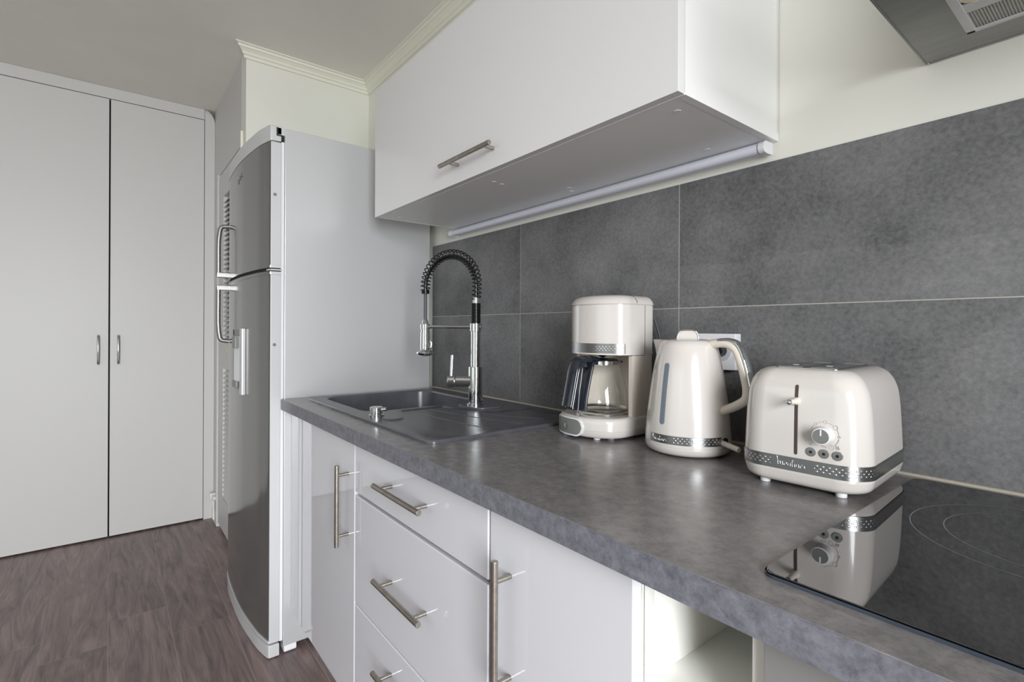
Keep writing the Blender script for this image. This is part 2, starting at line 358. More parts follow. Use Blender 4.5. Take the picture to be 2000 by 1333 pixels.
# right wall with the glazed balcony door
b = NB(); box(b, RX, RX+.12, FY, WY0, 0, CZ); box(b, RX, RX+.12, WY1, 1.2, 0, CZ); box(b, RX, RX+.12, WY0, WY1, 0, WZ0); box(b, RX, RX+.12, WY0, WY1, WZ1, CZ)
struct('wall_right', b, M['wallfar'], smooth=0)
b = NB()
for q in ((WY0, WY0+.06), (WY1-.06, WY1)): box(b, RX+.03, RX+.09, q[0], q[1], WZ0, WZ1, .004)
box(b, RX+.03, RX+.09, WY0, WY1, WZ0, WZ0+.08, .004); box(b, RX+.03, RX+.09, WY0, WY1, WZ1-.06, WZ1, .004)
wf = struct('window_2', b, M['whitep'], 'tall glazed balcony door on the right')
b = NB(); box(b, RX+.058, RX+.062, WY0+.05, WY1-.05, WZ0+.05, WZ1-.05); obj('pane', b, M['pane'], wf)
# partition that closes the duct closet beside the fridge: side face XP, front face YP
b = NB(); box(b, XP-.1, XP, YP+.0003, YW, 0, CZ); struct('wall_partition', b, M['wall'], 'pale partition wall beside the fridge', smooth=0)
b = NB(); box(b, -3.6, XP-.1001, YP, YP+.08, 2.03, CZ); box(b, -3.6, -3.335, YP, YP+.08, 0, 2.03); box(b, -2.70, XP-.1001, YP, YP+.08, 0, 2.03)
struct('wall_closet', b, M['closet'], 'grey white wall around the louvred closet door', smooth=0)
# louvred closet door
b = NB()
DX0, DX1 = -3.32, -2.705
def louvre(z0, z1, pitch=.0262):
    n = int((z1-z0)/pitch); return [z0+pitch*(k+.5) for k in range(n)]
sl0, sl1 = -3.17, -2.86
zs = [(.21, .925), (1.075, 1.875)]
box(b, DX0, sl0, YP-.004, YP+.02, .028, 2.015); box(b, sl1, DX1, YP-.004, YP+.02, .028, 2.015)
box(b, sl0, sl1, YP-.004, YP+.02, .028, .21); box(b, sl0, sl1, YP-.004, YP+.02, .925, 1.075); box(b, sl0, sl1, YP-.004, YP+.02, 1.875, 2.015)
d3 = struct('door_3', b, M['closet'], 'louvred closet door beside the fridge', smooth=0)
b = NB()
for a, c in zs:
    for z in louvre(a, c):
        q = NB(); box(q, sl0, sl1, -.0125, .0125, -.0022, .0022); bmesh.ops.rotate(q, verts=q.verts, matrix=Matrix.Rotation(math.radians(42), 3, 'X'))
        bmesh.ops.translate(q, verts=q.verts, vec=(0, YP+.006, z)); join(b, q)
obj('louvre_slats', b, M['closet'], d3, smooth=0)
b = NB(); box(b, sl0-.01, sl1+.01, YP+.022, YP+.03, .15, 1.95); obj('shade_backing', b, M['dark'], d3, smooth=0)  # dark sheet stands in for the shade inside the closet
b = NB(); box(b, DX0+.235, DX0+.26, YP-.006, YP-.004, 1.025, 1.05); obj('sticker', b, mat('yellow_sticker', (200, 205, 140), .5), d3)['label'] = 'small yellow green sticker'
b = NB(); box(b, -3.345, -3.325, YP-.012, YP+.01, 0, 2.03, .003); struct('trim_2', b, M['closet'], 'closet door frame post')
b = NB(); box(b, -3.6, -3.345, YP-.010, YP, 0, .07, .002); struct('baseboard_left', b, M['trim'])
b = NB(); box(b, -2.68, -2.665, YP-.012, YP, 1.4, 2.085, .003); tag(obj('cable_cover', b, M['trim']), 'narrow white cable cover on the wall behind the fridge top', 'cable cover')
b = NB(); box(b, -3.43, -3.36, YP-.022, YP, .145, .163, .003); box(b, -3.445, -3.42, YP-.03, YP-.0, .14, .168, .003); cyl(b, (-3.375, YP-.018, .03), (-3.375, YP-.018, .14), .005)
tag(obj('wall_latch', b, M['whitep']), 'small white latch low on the wall beside the closet door', 'latch')
# cornice
def cornice_ring(px, py, ox, oy):
    prof = [(0, -.052), (.010, -.052), (.012, -.040), (.020, -.036), (.022, -.028), (.034, -.018), (.040, -.016), (.042, -.007), (.052, -.005), (.052, 0), (0, 0)]
    return [(px+ox*a, py+oy*a, CZ+z) for a, z in prof]
b = NB(); loft(b, [cornice_ring(XP, YP, 1, -1), cornice_ring(XP, YW, 1, -1), cornice_ring(RX, YW, 0, -1)]); 
for v in b.verts: v.co.z = min(v.co.z, CZ)
struct('trim_1', b, M['trim'], 'moulded ceiling cornice', smooth=20)

# ------------------------------------------------------------------ built-in wardrobe (left wall)
wd = thing('built_in_wardrobe', 'full height white built-in wardrobe with flat double doors on the left', 'wardrobe', (XL, -.3, 0))
b = NB(); box(b, XL-.09, XL-.0, -2.1, .437, 2.395, CZ-.001, .001); obj('top_filler', b, M['closet'], wd)
b = NB(); pts = [(YP-.001, 0), (YP-.001, 2.375)] + [(YP-.001-.055+.055*math.cos(t), 2.375+.078*math.sin(t)) for t in [PI/2*k/8 for k in range(1, 9)]] + [(.4385, 2.453), (.4385, 0)]
loft(b, [[(XL-.09, y, z) for y, z in pts], [(XL, y, z) for y, z in pts]]); obj('side_panel', b, M['closet'], wd, smooth=30)
b = NB(); box(b, XL-.095, XL-.03, -2.1, .437, 0, 2.395); obj('carcass', b, M['dark'], wd)
for i, (y0, y1, hy) in enumerate(((-.902, -.0125, -.055), (-.0055, .4355, .031), (-1.8, -.907, -1.0))):
    b = NB(); box(b, XL-.022, XL, y0, y1, .009, 2.391, .001); dr = obj('door', b, M['closet'], wd)
    if i == 2: continue
    b = NB(); tube(b, spline([(XL+.001, hy, 1.104), (XL+.016, hy, 1.098), (XL+.024, hy, 1.06), (XL+.027, hy, 1.027), (XL+.024, hy, .994), (XL+.016, hy, .956), (XL+.001, hy, .95)], 6), .0045, 10, flat=(.0055, .0045))
    obj('handle', b, M['satin'], dr)['label'] = 'slim bowed metal pull'

# ------------------------------------------------------------------ fridge
FX1 = -1.879; FX0 = -2.575
fr = thing('fridge_freezer', 'tall silver fridge freezer with curved doors at the end of the worktop', 'fridge', ((FX0+FX1)/2, .77, 0))
b = NB(); box(b, FX0, FX1, .479, 1.058, .028, 1.849, .003); obj('body', b, M['silver'], fr)
b = NB(); prism(b, [(FX0+.004, .468), (FX0+.004, .478), (FX1-.004, .478), (FX1-.004, .468)], .05, 1.835); obj('door_seal', b, M['whitep'], fr)
front = spline([(FX1-.006, .431, 0), (-1.925, .4225, 0), (-1.985, .4125, 0), (-2.13, .4005, 0), (-2.227, .3975, 0), (-2.32, .3985, 0), (-2.45, .4035, 0), (-2.53, .4125, 0), (FX0+.006, .431, 0)], 8)
def fridge_profile(grow=0.0, back=.4665):
    f = [(p.x, p.y-grow) for p in front]
    return [(FX1+grow, back), (FX1+grow, .4365)] + [(FX1+grow-.0015, .4335-grow)] + f + [(FX0-grow+.0015, .4335-grow), (FX0-grow, .4365), (FX0-grow, back)]
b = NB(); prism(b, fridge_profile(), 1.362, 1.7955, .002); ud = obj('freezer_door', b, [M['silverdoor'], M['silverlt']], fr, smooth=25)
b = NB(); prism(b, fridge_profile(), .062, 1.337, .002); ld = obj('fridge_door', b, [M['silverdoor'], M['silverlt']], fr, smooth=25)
b = NB(); prism(b, fridge_profile(.001), 1.7975, 1.852, .006); obj('top_cap', b, M['silverlt'], fr, smooth=30)
b = NB(); prism(b, [(FX1-.05, .4675), (FX1-.05, .4785), (FX1+.001, .4785), (FX1+.001, .455), (FX1-.02, .4675)], 1.822, 1.8515, .001); obj('hinge_cover', b, M['silverlt'], fr)
b = NB(); box(b, FX1-.03, FX1+.0018, .4505, .4565, 1.822, 1.8465); box(b, FX1-.03, FX1+.0018, .4505, .471, 1.817, 1.8215); box(b, FX1-.03, FX1+.0016, .466, .476, 1.80, 1.82); obj('hinge_gap', b, M['dark'], fr)
# dividing line: black recess in front, two bright hinge bars at the side
b = NB(); prism(b, fridge_profile(-.004), 1.336, 1.365, 0); obj('door_divider', b, M['dark'], fr, smooth=25)
b = NB()
for z0, z1 in ((1.3478, 1.3533),):
    prism(b, [(FX1-.03, .47), (FX1+.0015, .47), (FX1+.0015, .436), (FX1-.006, .430), (FX1-.03, .4265)], z0, z1, .001)
obj('hinge_bar', b, M['silverlt'], fr)
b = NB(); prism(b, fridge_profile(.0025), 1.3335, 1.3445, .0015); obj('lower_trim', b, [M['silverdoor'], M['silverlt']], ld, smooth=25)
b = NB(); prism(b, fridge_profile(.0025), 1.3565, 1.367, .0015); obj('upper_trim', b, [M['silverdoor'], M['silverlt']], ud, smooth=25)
b = NB(); prism(b, fridge_profile(.003), .055, .064, .002); obj('door_foot_trim', b, M['silverlt'], ld, smooth=25)
b = NB(); prism(b, fridge_profile(.001), .003, .048, .004); obj('kick_plate', b, M['silverlt'], fr, smooth=30)
for z in (1.612, 1.09):
    b = NB(); cyl(b, (FX1-.001, .4465, z), (FX1+.0025, .4465, z), .0055, 20, .0008); obj('screw', b, M['greyp'], ud if z > 1.35 else ld)
for yv in (.505, 1.0):
    b = NB(); cyl(b, (FX1-.03, yv, 0), (FX1-.03, yv, .03), .018, 20, .002); box(b, FX1-.05, FX1-.004, yv-.022, yv+.022, .004, .03, .004); obj('foot', b, M['whitep'], fr)
# loop handles near the left edge of the doors
def loop_handle(zt, zb, parent, top):
    b = NB(); x = -2.49; y0 = .404; y1 = .364
    if top: pts = [(x, y0, zt), (x, y1+.012, zt-.006), (x, y1+.004, zt-.03), (x, y1, zt-.08), (x, y1, zb+.06), (x, y1, zb+.012)]
    else: pts = [(x, y1, zt-.012), (x, y1, zt-.06), (x, y1, zb+.08), (x, y1+.004, zb+.03), (x, y1+.012, zb+.006), (x, y0, zb)]
    tube(b, spline(pts, 6), .01, 14, flat=(.012, .0095))
    z = zb+.012 if top else zt-.012
    box(b, x-.012, x+.012, y1-.007, y0+.006, z-.012, z+.012, .004)
    o = obj('handle', b, M['handle'], parent, smooth=40); o['label'] = 'curved chrome loop handle'
loop_handle(1.590, 1.365, ud, True); loop_handle(1.334, 1.09, ld, False)
# water dispenser niche
b = NB(); x0, x1, z0, z1 = -2.335, -2.145, .905, 1.143
box(b, x0, x1, .396, .402, z1-.028, z1, .003); box(b, x0, x1, .392, .402, z0, z0+.03, .004); box(b, x0, x0+.022, .396, .402, z0, z1, .002)
dp = obj('dispenser_frame', b, M['greyp'], ld)
b = NB(); box(b, x1-.012, x1+.03, .387, .402, z0-.012, z1+.004, .004); obj('bright_bar', b, M['silverlt'], dp)
b = NB(); box(b, x0+.022, x1-.010, .3955, .401, z0+.03, z1-.028); obj('niche', b, mat('niche_white', (246, 248, 252), .3), dp)
b = NB(); prism(b, rrect(-2.24, .388, .05, .018, .006), z1-.075, z1-.03, .003); obj('water_tap', b, M['greyp'], dp)
b = NB(); cyl(b, (-2.2, .386, z0+.012), (-2.2, .386, z0+.034), .009); obj('push_button', b, M['greyp'], dp)
# small raised mark on the freezer door
b = NB()
for cx, cz, rr, a0, a1 in ((-2.235, 1.727, .009, 0, 360), (-2.205, 1.735, .010, -60, 210), (-2.18, 1.742, .009, 90, 330)):
    tube(b, [(cx+rr*math.cos(math.radians(a)), .3968, cz+rr*math.sin(math.radians(a))) for a in [a0+(a1-a0)*k/16 for k in range(17)]], .0009, 6)
obj('badge', b, M['greyp'], ud)

# ------------------------------------------------------------------ base units
FYF = .505; TH = .018
def bar_handle(p0, p1, posts, yb, m=None):
    """round bar from p0 to p1 standing off the front plane, two posts"""
    b = NB(); cyl(b, p0, p1, .006, 20, .0012)
    for q in posts: cyl(b, (q[0], yb, q[2]), (q[0], p0[1], q[2]), .0045, 16)
    return b
YB = .473
su = thing('base_cabinet', 'white gloss base cabinet with tall bar handle between fridge and drawers, under the sink', 'cabinet', (-1.588, .8, .0))
b = NB(); X0, X1 = -1.877, -1.289
for bx in ((X0, X0+.016, .525, 1.06, .15, .862), (X1-.016, X1, .525, 1.06, .15, .862), (X0, X1, .525, 1.06, .15, .166), (X0, X1, 1.04, 1.056, .15, .862)): box(b, *bx)
obj('body', b, M['carcass'], su)
b = NB(); box(b, X0+.0015, X1-.0015, FYF, FYF+TH, .148, .861, .0012); dr = obj('door', b, M['gloss'], su)
obj('handle', bar_handle((-1.333, YB, .783), (-1.333, YB, .566), ((-1.333, 0, .757), (-1.333, 0, .595)), FYF+.004), M['steel'], dr)
b = NB(); box(b, X0, -.39, .605, .621, .002, .148); 
tag(obj('plinth', b, M['carcass']), 'recessed white plinth board under the base cabinets', 'plinth')
# drawers
du = thing('drawer_unit', 'white gloss base unit with three stacked drawers and horizontal bar handles', 'drawer unit', (-.99, .8, 0))
X0, X1 = -1.286, -.692
b = NB()
for bx in ((X0, X0+.016, .525, 1.06, .15, .862), (X1-.016, X1, .525, 1.06, .15, .862), (X0, X1, .525, 1.06, .15, .166), (X0, X1, 1.04, 1.056, .15, .862)): box(b, *bx)
obj('body', b, M['carcass'], du)
for z0, z1, hz in ((.7205, .861, .788), (.431, .7125, .570), (.148, .427, None)):
    b = NB(); box(b, X0+.002, X1-.002, FYF, FYF+TH, z0, z1, .0026, 3); box(b, X0+.02, X1-.02, FYF+TH, 1.0, z0+.02, z1-.02 if z1 < .8 else z1-.03)
    d = obj('drawer', b, M['gloss'], du)
    if hz: obj('handle', bar_handle((-1.0975, YB, hz), (-.879, YB, hz), ((-1.066, 0, hz), (-.908, 0, hz)), FYF+.004), M['steel'], d)
    else: obj('handle', bar_handle((-1.0975, YB, .36), (-.879, YB, .36), ((-1.066, 0, .36), (-.908, 0, .36)), FYF+.004), M['steel'], d)
# narrow cabinet
nu = thing('base_cabinet', 'narrow white gloss base cabinet with long vertical bar handle right of the drawers', 'cabinet', (-.54, .8, 0))
X0, X1 = -.689, -.393
b = NB()
for bx in ((X0, X0+.016, .525, 1.06, .15, .862), (X1-.016, X1, .525, 1.06, .15, .862), (X0, X1, .525, 1.06, .15, .166), (X0, X1, 1.04, 1.056, .15, .862)): box(b, *bx)
obj('body', b, M['carcass'], nu)
b = NB(); box(b, X0+.0015, X1, FYF, FYF+TH, .148, .861, .0012); dr = obj('door', b, M['gloss'], nu)
obj('handle', bar_handle((-.633, YB, .785), (-.633, YB, .56), ((-.633, 0, .752), (-.633, 0, .59)), FYF+.004), M['steel'], dr)
# open niche
ou = thing('open_shelf_unit', 'narrow open cream shelf unit between the white cabinet and the grey front', 'shelf unit', (-.315, .8, 0))
b = NB()
for bx in ((-.391, -.3755, .526, 1.06, .0, .8635), (-.2565, -.2415, .526, 1.06, .0, .8635), (-.391, -.2415, 1.045, 1.06, .0, .8635)): box(b, *bx, .0008)
obj('body', b, M['carcass'], ou)
for z in (.722, .42, .13):
    b = NB(); box(b, -.3755, -.2565, .529, 1.045, z-.016, z, .0006); obj('shelf', b, M['carcass'], ou)
# grey fronted unit under the hob
gu = thing('base_cabinet', 'grey fronted base unit under the black hob', 'cabinet', (.06, .8, 0))
b = NB(); box(b, -.2405, .36, .535, 1.06, .1, .862); obj('body', b, M['carcass'], gu)
b = NB(); box(b, -.2400, .36, .516, .534, .105, .8615, .001); obj('door', b, M['greyfront'], gu)
for o_ in (su, nu, gu): o_['group'] = 'base cabinets under the worktop'

# ------------------------------------------------------------------ worktop (with the cut-out for the sink)
YF = .468; X0, X1 = -1.8765, .62
b = NB(); xs = [X0, -1.785, -1.0, X1]; ys = [YF, .56, 1.012, YW-.012]
for z0 in (0,):
    top = {}; bot = {}
    for i, x in enumerate(xs):
        for j, y in enumerate(ys): top[i, j] = b.verts.new((x, y, WT)); bot[i, j] = b.verts.new((x, y, WT-.0365))
    for i in range(3):
        for j in range(3):
            if i == 1 and j == 1: continue
            b.faces.new((top[i, j], top[i+1, j], top[i+1, j+1], top[i, j+1])); b.faces.new((bot[i, j], bot[i, j+1], bot[i+1, j+1], bot[i+1, j]))
    def side(a, c): b.faces.new((top[a], top[c], bot[c], bot[a]))
    for i in range(3): side((i, 0), (i+1, 0)); side((i, 3), (i+1, 3))
    for j in range(3): side((0, j), (0, j+1)); side((3, j), (3, j+1))
    side((1, 1), (2, 1)); side((1, 2), (2, 2)); side((1, 1), (1, 2)); side((2, 1), (2, 2))
    ed = [e for e in b.edges if all(abs(v.co.y-YF) < 1e-6 and abs(v.co.z-WT) < 1e-6 for v in e.verts)]
    bmesh.ops.bevel(b, geom=ed, offset=.0022, segments=3, affect='EDGES')
for f in b.faces:
    f.material_index = 1 if abs(f.normal.y) > .9 and f.calc_center_median().y < YF+.01 else 0
b.normal_update()
for f in b.faces:
    if f.calc_center_median().y < YF+.0005 and abs(f.normal.z) < .5: f.material_index = 1
wt = obj('worktop', b, [M['worktop'], M['worktopedge']], smooth=0); tag(wt, 'long dark grey stone-look laminate worktop', 'worktop')

# ------------------------------------------------------------------ tiled splashback
TX = -1.3104; gw = .0011
b = NB(); edges = [-1.8955, TX, TX+.602, TX+1.204, TX+1.806, TX+2.408]
for i in range(len(edges)-1):
    for z0, z1 in ((WT+.003, WT+.300), (WT+.300, WT+.599)):
        box(b, edges[i]+(gw if i else 0), edges[i+1]-gw, YW-.009, YW-.002, z0+gw, z1-(gw if z1 < 1.4 else 0), .0005, 1)
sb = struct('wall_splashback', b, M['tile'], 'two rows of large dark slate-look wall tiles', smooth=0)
b = NB(); box(b, -1.8955, edges[-1], YW-.0082, YW-.001, WT+.0005, WT+.5985); obj('grout', b, M['grout'], sb, smooth=0)
b = NB(); box(b, -1.8955, edges[-1], YW-.0125, YW-.0085, WT-.002, WT+.0035); obj('sealant', b, M['sealant'], sb, smooth=0)

# ------------------------------------------------------------------ sink
sk = thing('sink', 'black composite inset sink with drainboard set into the worktop', 'sink', (-1.38, .79, WT))
SX0, SX1, SY0, SY1 = -1.812, -.947, .534, 1.042
BX0, BX1, BY0, BY1 = -1.782, -1.385, .578, .992     # bowl rim
z1 = WT+.0075
b = NB()
def edge_loop(pts, z): 
    vs = [b.verts.new((x, y, z)) for x, y in pts]
    return vs, [b.edges.new((vs[i], vs[(i+1) % len(vs)])) for i in range(len(vs))]
def skin(a, c):
    n = len(a)
    for i in range(n): b.faces.new((a[i], a[(i+1) % n], c[(i+1) % n], c[i]))
cx, cy, w, h = (SX0+SX1)/2, (SY0+SY1)/2, SX1-SX0, SY1-SY0
o0 = [b.verts.new((x, y, WT+.0003)) for x, y in rrect(cx, cy, w, h, .022)]
o1 = [b.verts.new((x, y, WT+.005)) for x, y in rrect(cx, cy, w, h, .022)]
o2, e2 = edge_loop(rrect(cx, cy, w-.005, h-.005, .02), z1); skin(o0, o1); skin(o1, o2)
bc = ((BX0+BX1)/2, (BY0+BY1)/2, BX1-BX0, BY1-BY0)
i0, e0 = edge_loop(rrect(*bc, .055, 10), z1)
prev = i0
for g, z, r in ((.004, z1-.002, .052), (.007, z1-.008, .05), (.012, z1-.09, .046), (.02, z1-.150, .04), (.04, z1-.172, .03), (.10, z1-.178, .02)):
    c = [b.verts.new((x, y, z)) for x, y in rrect(bc[0], bc[1], bc[2]-2*g, bc[3]-2*g, r, 10)]; skin(prev, c); prev = c
b.faces.new(prev)
# recessed drainboard: outline with two notches left out for the tap pads
DXa, DXb, DYa, DYb = -1.365, -.972, .565, 1.01
dp_ = [(DXb-.02, DYb), (DXb-.005, DYb-.005), (DXb, DYb-.02)][::-1]
out = []
def arc(cx, cy, r, a0, a1, n=6): return [(cx+r*math.cos(math.radians(a0+(a1-a0)*k/n)), cy+r*math.sin(math.radians(a0+(a1-a0)*k/n))) for k in range(n+1)]
out += arc(DXb-.03, DYb-.03, .03, 0, 90)
out += [(-1.185, DYb)] + arc(-1.255, .93, .07, 10, -80, 8)[1:] + [(-1.30, .835)] + [(DXa, .815)]
out += [(DXa, .675)] + [(-1.325, .655), (-1.285, .635)] + arc(-1.27, .60, .03, 60, -60, 5) + [(-1.262, DYa)]
out += arc(DXb-.03, DYa+.03, .03, 270, 360)
d0, ed0 = edge_loop(out, z1)
geom = e2 + e0 + ed0
bmesh.ops.triangle_fill(b, use_beauty=True, use_dissolve=False, edges=geom)
n = len(out); ccx, ccy = sum(p[0] for p in out)/n, sum(p[1] for p in out)/n
def shrink(pts, g):
    res = []
    for i in range(len(pts)):
        p0, p1, p2 = Vector(pts[i-1]), Vector(pts[i]), Vector(pts[(i+1) % len(pts)])
        t = (p2-p0).normalized(); res.append((p1.x-t.y*g, p1.y+t.x*g))
    return res
d1 = [b.verts.new((x, y, z1-.0035)) for x, y in shrink(out, .005)]; skin(d0, d1)
f = b.faces.new(d1); bmesh.ops.triangulate(b, faces=[f])
obj('basin', b, M['sink'], sk, smooth=40)
b = NB()
for pts in ([(-1.345, .76), (-1.25, .775), (-1.12, .80), (-1.0, .84)], [(-1.345, .70), (-1.22, .705), (-1.1, .715), (-1.0, .73)], [(-1.27, .83), (-1.18, .85), (-1.10, .88), (-1.02, .93)]):
    tube(b, spline([(x, y, z1-.0036) for x, y in pts], 6), .002, 8, flat=(.0022, .0012))
obj('drain_ridge', b, M['sink'], sk, smooth=60)
# raised tap pad behind and knob pad in front
b = NB(); b2 = rrect(-1.30, .915, .135, .115, .04, 8); prism(b, b2, z1-.001, z1+.004, .002); obj('tap_ledge', b, M['sink'], sk)
b = NB(); cyl(b, (-1.58, .785, z1-.1775), (-1.58, .785, z1-.174), .043, 32, .001); obj('drain', b, M['satin'], sk)
kb = NB(); kc = (-1.3205, .578); lathe(kb, [(.0205, z1), (.0205, z1+.003), (.0165, z1+.004), (.0165, z1+.010), (.018, z1+.0115), (.018, z1+.022), (.0165, z1+.024), (.001, z1+.0245)], *kc, 28)
cyl(kb, (kc[0]+.010, kc[1]+.006, z1+.017), (kc[0]+.026, kc[1]+.018, z1+.019), .005, 12)
obj('waste_knob', kb, M['chrome'], sk, smooth=35)['label'] = 'round chrome pop-up waste knob'

# ------------------------------------------------------------------ kitchen tap
fx, fy = -1.310, .902; zb = z1+.004
tp = thing('kitchen_tap', 'tall chrome kitchen tap with black spring hose and pull-out spray over the sink', 'tap', (fx, fy, zb))
b = NB(); lathe(b, [(.027, zb), (.027, zb+.004), (.0225, zb+.005), (.0225, 1.028), (.0215, 1.030), (.0155, 1.031)], fx, fy, 40)
obj('base_column', b, M['chrome'], tp, smooth=35)
b = NB(); lathe(b, [(.0155, 1.030), (.0155, 1.142)], fx, fy, 32); obj('riser', b, M['chrome'], tp, smooth=35)
b = NB(); lathe(b, [(.0155, 1.140), (.0185, 1.141), (.0185, 1.165), (.0155, 1.166)], fx, fy, 32)
AD = math.radians(200); dx, dy = math.cos(AD), math.sin(AD); Ls = .208; hx, hy = fx+dx*Ls, fy+dy*Ls
cyl(b, (fx+dx*.01, fy+dy*.01, 1.154), (hx-dx*.012, hy-dy*.012, 1.154), .0052, 16)
ang = [AD+math.radians(a) for a in range(0, 360, 15)]
lathe(b, [(.0125, 1.146), (.0165, 1.147), (.0165, 1.162), (.0125, 1.163)], hx, hy, 28)
cyl(b, (fx-dx*.0, fy-dy*.0, 1.154), (fx-dx*.022, fy-dy*.022, 1.154), .005, 12, .001)
obj('support_arm', b, M['chrome'], tp, smooth=35)
b = NB(); ld_ = math.radians(232); lx, ly = math.cos(ld_), math.sin(ld_)
cyl(b, (fx, fy, .984), (fx+lx*.062, fy+ly*.062, .984), .0168, 28); cyl(b, (fx+lx*.0635, fy+ly*.0635, .984), (fx+lx*.088, fy+ly*.088, .984), .0175, 28, .002)
mx_ = obj('mixer_body', b, M['chrome'], tp, smooth=35)
b = NB(); cyl(b, (fx+lx*.076, fy+ly*.076, 1.0), (fx+lx*.072-.002, fy+ly*.072, 1.066), .005, 16, .001); obj('lever', b, M['chrome'], mx_)
b = NB(); prof = []
z = 1.166
while z < 1.2255: prof += [(.0135, z), (.0155, z+.0012), (.0155, z+.0022), (.0135, z+.0034)]; z += .0037
lathe(b, prof, fx, fy, 28); obj('tight_spring', b, M['black'], tp, smooth=25)
# arch path of the hose
R_ = Ls/2; path = []
zs0 = 1.226; ztop = 1.284
for k in range(9): path.append(Vector((fx, fy, zs0+(ztop-zs0)*k/8)))
for k in range(1, 41):
    a = PI*k/40; sx_ = R_-R_*math.cos(a); hz = ztop+.100*math.sin(a)
    path.append(Vector((fx+dx*sx_, fy+dy*sx_, hz)))
path.append(Vector((hx, hy, ztop-.006)))
hend = path[-1]
b = NB(); tube(b, path, .0065, 12); obj('inner_hose', b, M['black'], tp, smooth=60)
b = NB(); cyl(b, (fx, fy, 1.226), (fx, fy, 1.246), .0095, 20, .001); obj('hose_ferrule', b, M['chrome'], tp)
# spring helix following the path
def helix(path, r, pitch, per=12):
    d = [0]
    for i in range(1, len(path)): d.append(d[-1]+(path[i]-path[i-1]).length)
    tot = d[-1]; n = int(tot/pitch*per); out = []; j = 0
    side = Vector((-dy, dx, 0)); sg = 1 if side.cross(Vector((dx, dy, 0))).z < 0 else -1
    for i in range(n+1):
        s = tot*i/n
        while j < len(d)-2 and d[j+1] < s: j += 1
        t = (s-d[j])/(d[j+1]-d[j]); p = path[j].lerp(path[j+1], t); tg = (path[j+1]-path[j]).normalized(); u = side.cross(tg).normalized()
        a = 2*PI*i/per; f_ = math.sin(PI*min(1, s/tot)); out.append(p+side*r*math.cos(a)+u*r*math.sin(a)-u*.0055*f_*sg)
    return out
b = NB(); tube(b, helix(path[2:], .0152, .0128, 14), .0019, 6); obj('loose_spring', b, M['black'], tp, smooth=60)
b = NB(); z = hend.z-.013
prof = []
while z < hend.z+.001: prof += [(.012, z), (.0142, z+.001), (.0142, z+.002), (.012, z+.003)]; z += .0035
lathe(b, prof, hx, hy, 24); obj('spring_end', b, M['black'], tp, smooth=25)
b = NB(); tube(b, [(hx, hy, hend.z-.005), (hx, hy, 1.22), (hx, hy, 1.175)], .0055, 14); obj('grey_hose', b, M['rubber'], tp)
b = NB(); lathe(b, [(.004, 1.180), (.009, 1.176), (.011, 1.165), (.0145, 1.163), (.0145, 1.140), (.0155, 1.138), (.0165, 1.085), (.016, 1.078), (.028, 1.070), (.029, 1.066), (.027, 1.061), (.014, 1.057), (.004, 1.0555)], hx, hy, 36)
sp_ = obj('spray_head', b, M['chrome'], tp, smooth=30)
b = NB(); tube(b, spline([(hx+.013, hy+.012, 1.108), (hx+.016, hy+.0145, 1.10), (hx+.0155, hy+.014, 1.088), (hx+.0125, hy+.0115, 1.082)], 5), .003, 8); obj('spray_button', b, M['satin'], sp_)

# ------------------------------------------------------------------ wall cabinet
uc = thing('wall_cabinet', 'long white wall cabinet with lift-up door above the sink', 'wall cabinet', (-1.086, .91, 1.54))
X0, X1, Z0, Z1 = -1.691, -.482, 1.539, 1.984; YC = .731
b = NB()
for bx in ((X0, X0+.016, YC+.021, YW-.001, Z0, Z1), (X1-.016, X1, YC+.021, YW-.001, Z0, Z1), (X0+.0163, X1-.0163, YC+.021, YW-.001, Z0+.0005, Z0+.0165), (X0, X1, YC+.021, YW-.001, Z1-.016, Z1), (X0, X1, YW-.012, YW-.001, Z0+.016, Z1)): box(b, *bx, .0006)
obj('body', b, mat('cabinet_melamine', (238, 238, 236), .35), uc)
b = NB(); box(b, X0, X1, YC, YC+.018, Z0, Z1, .001); dr = obj('door', b, mat('satin_white_door', (224, 224, 224), .22), uc)
obj('handle', bar_handle((-1.192, YC-.033, 1.5865), (-.962, YC-.033, 1.5865), ((-1.148, 0, 1.5865), (-.99, 0, 1.5865)), YC+.004), M['steel'], dr)
for (x, y) in ((-1.084, .803), (-1.09, .834), (-.529, .80), (-1.64, .80), (-.60, 1.02), (-1.0, 1.0), (-1.02, 1.03)):
    b = NB(); cyl(b, (x, y, Z0-.0004), (x, y, Z0+.001), .0065, 20); obj('cap', b, M['whitep'], uc)
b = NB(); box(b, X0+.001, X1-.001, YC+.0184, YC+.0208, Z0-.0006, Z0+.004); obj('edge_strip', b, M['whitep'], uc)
# light batten below it
lb = thing('under_cabinet_light', 'slim white light batten on the wall under the wall cabinet', 'light', (-1.1, 1.06, 1.51))
b = NB(); box(b, -1.70, -.497, 1.062, YW-.0005, 1.5165, 1.5375, .002); obj('housing', b, M['whitep'], lb)
b = NB(); pr = [(1.0625, 1.5345), (1.05, 1.533), (1.0425, 1.527), (1.041, 1.520), (1.045, 1.513), (1.055, 1.5105), (1.0625, 1.512)]
loft(b, [[(-1.695, y, z) for y, z in pr], [(-.504, y, z) for y, z in pr]]); obj('diffuser', b, M['lilac'], lb, smooth=50)
for x in (-1.702, -.4975):
    b = NB(); pr2 = [(y-(.0015 if y < 1.06 else -.018), z+(.001 if z > 1.52 else -.001)) for y, z in pr]
    loft(b, [[(x-.004, y, z) for y, z in pr2], [(x+.008, y, z) for y, z in pr2]]); obj('end_cap', b, M['whitep'], lb, smooth=50)

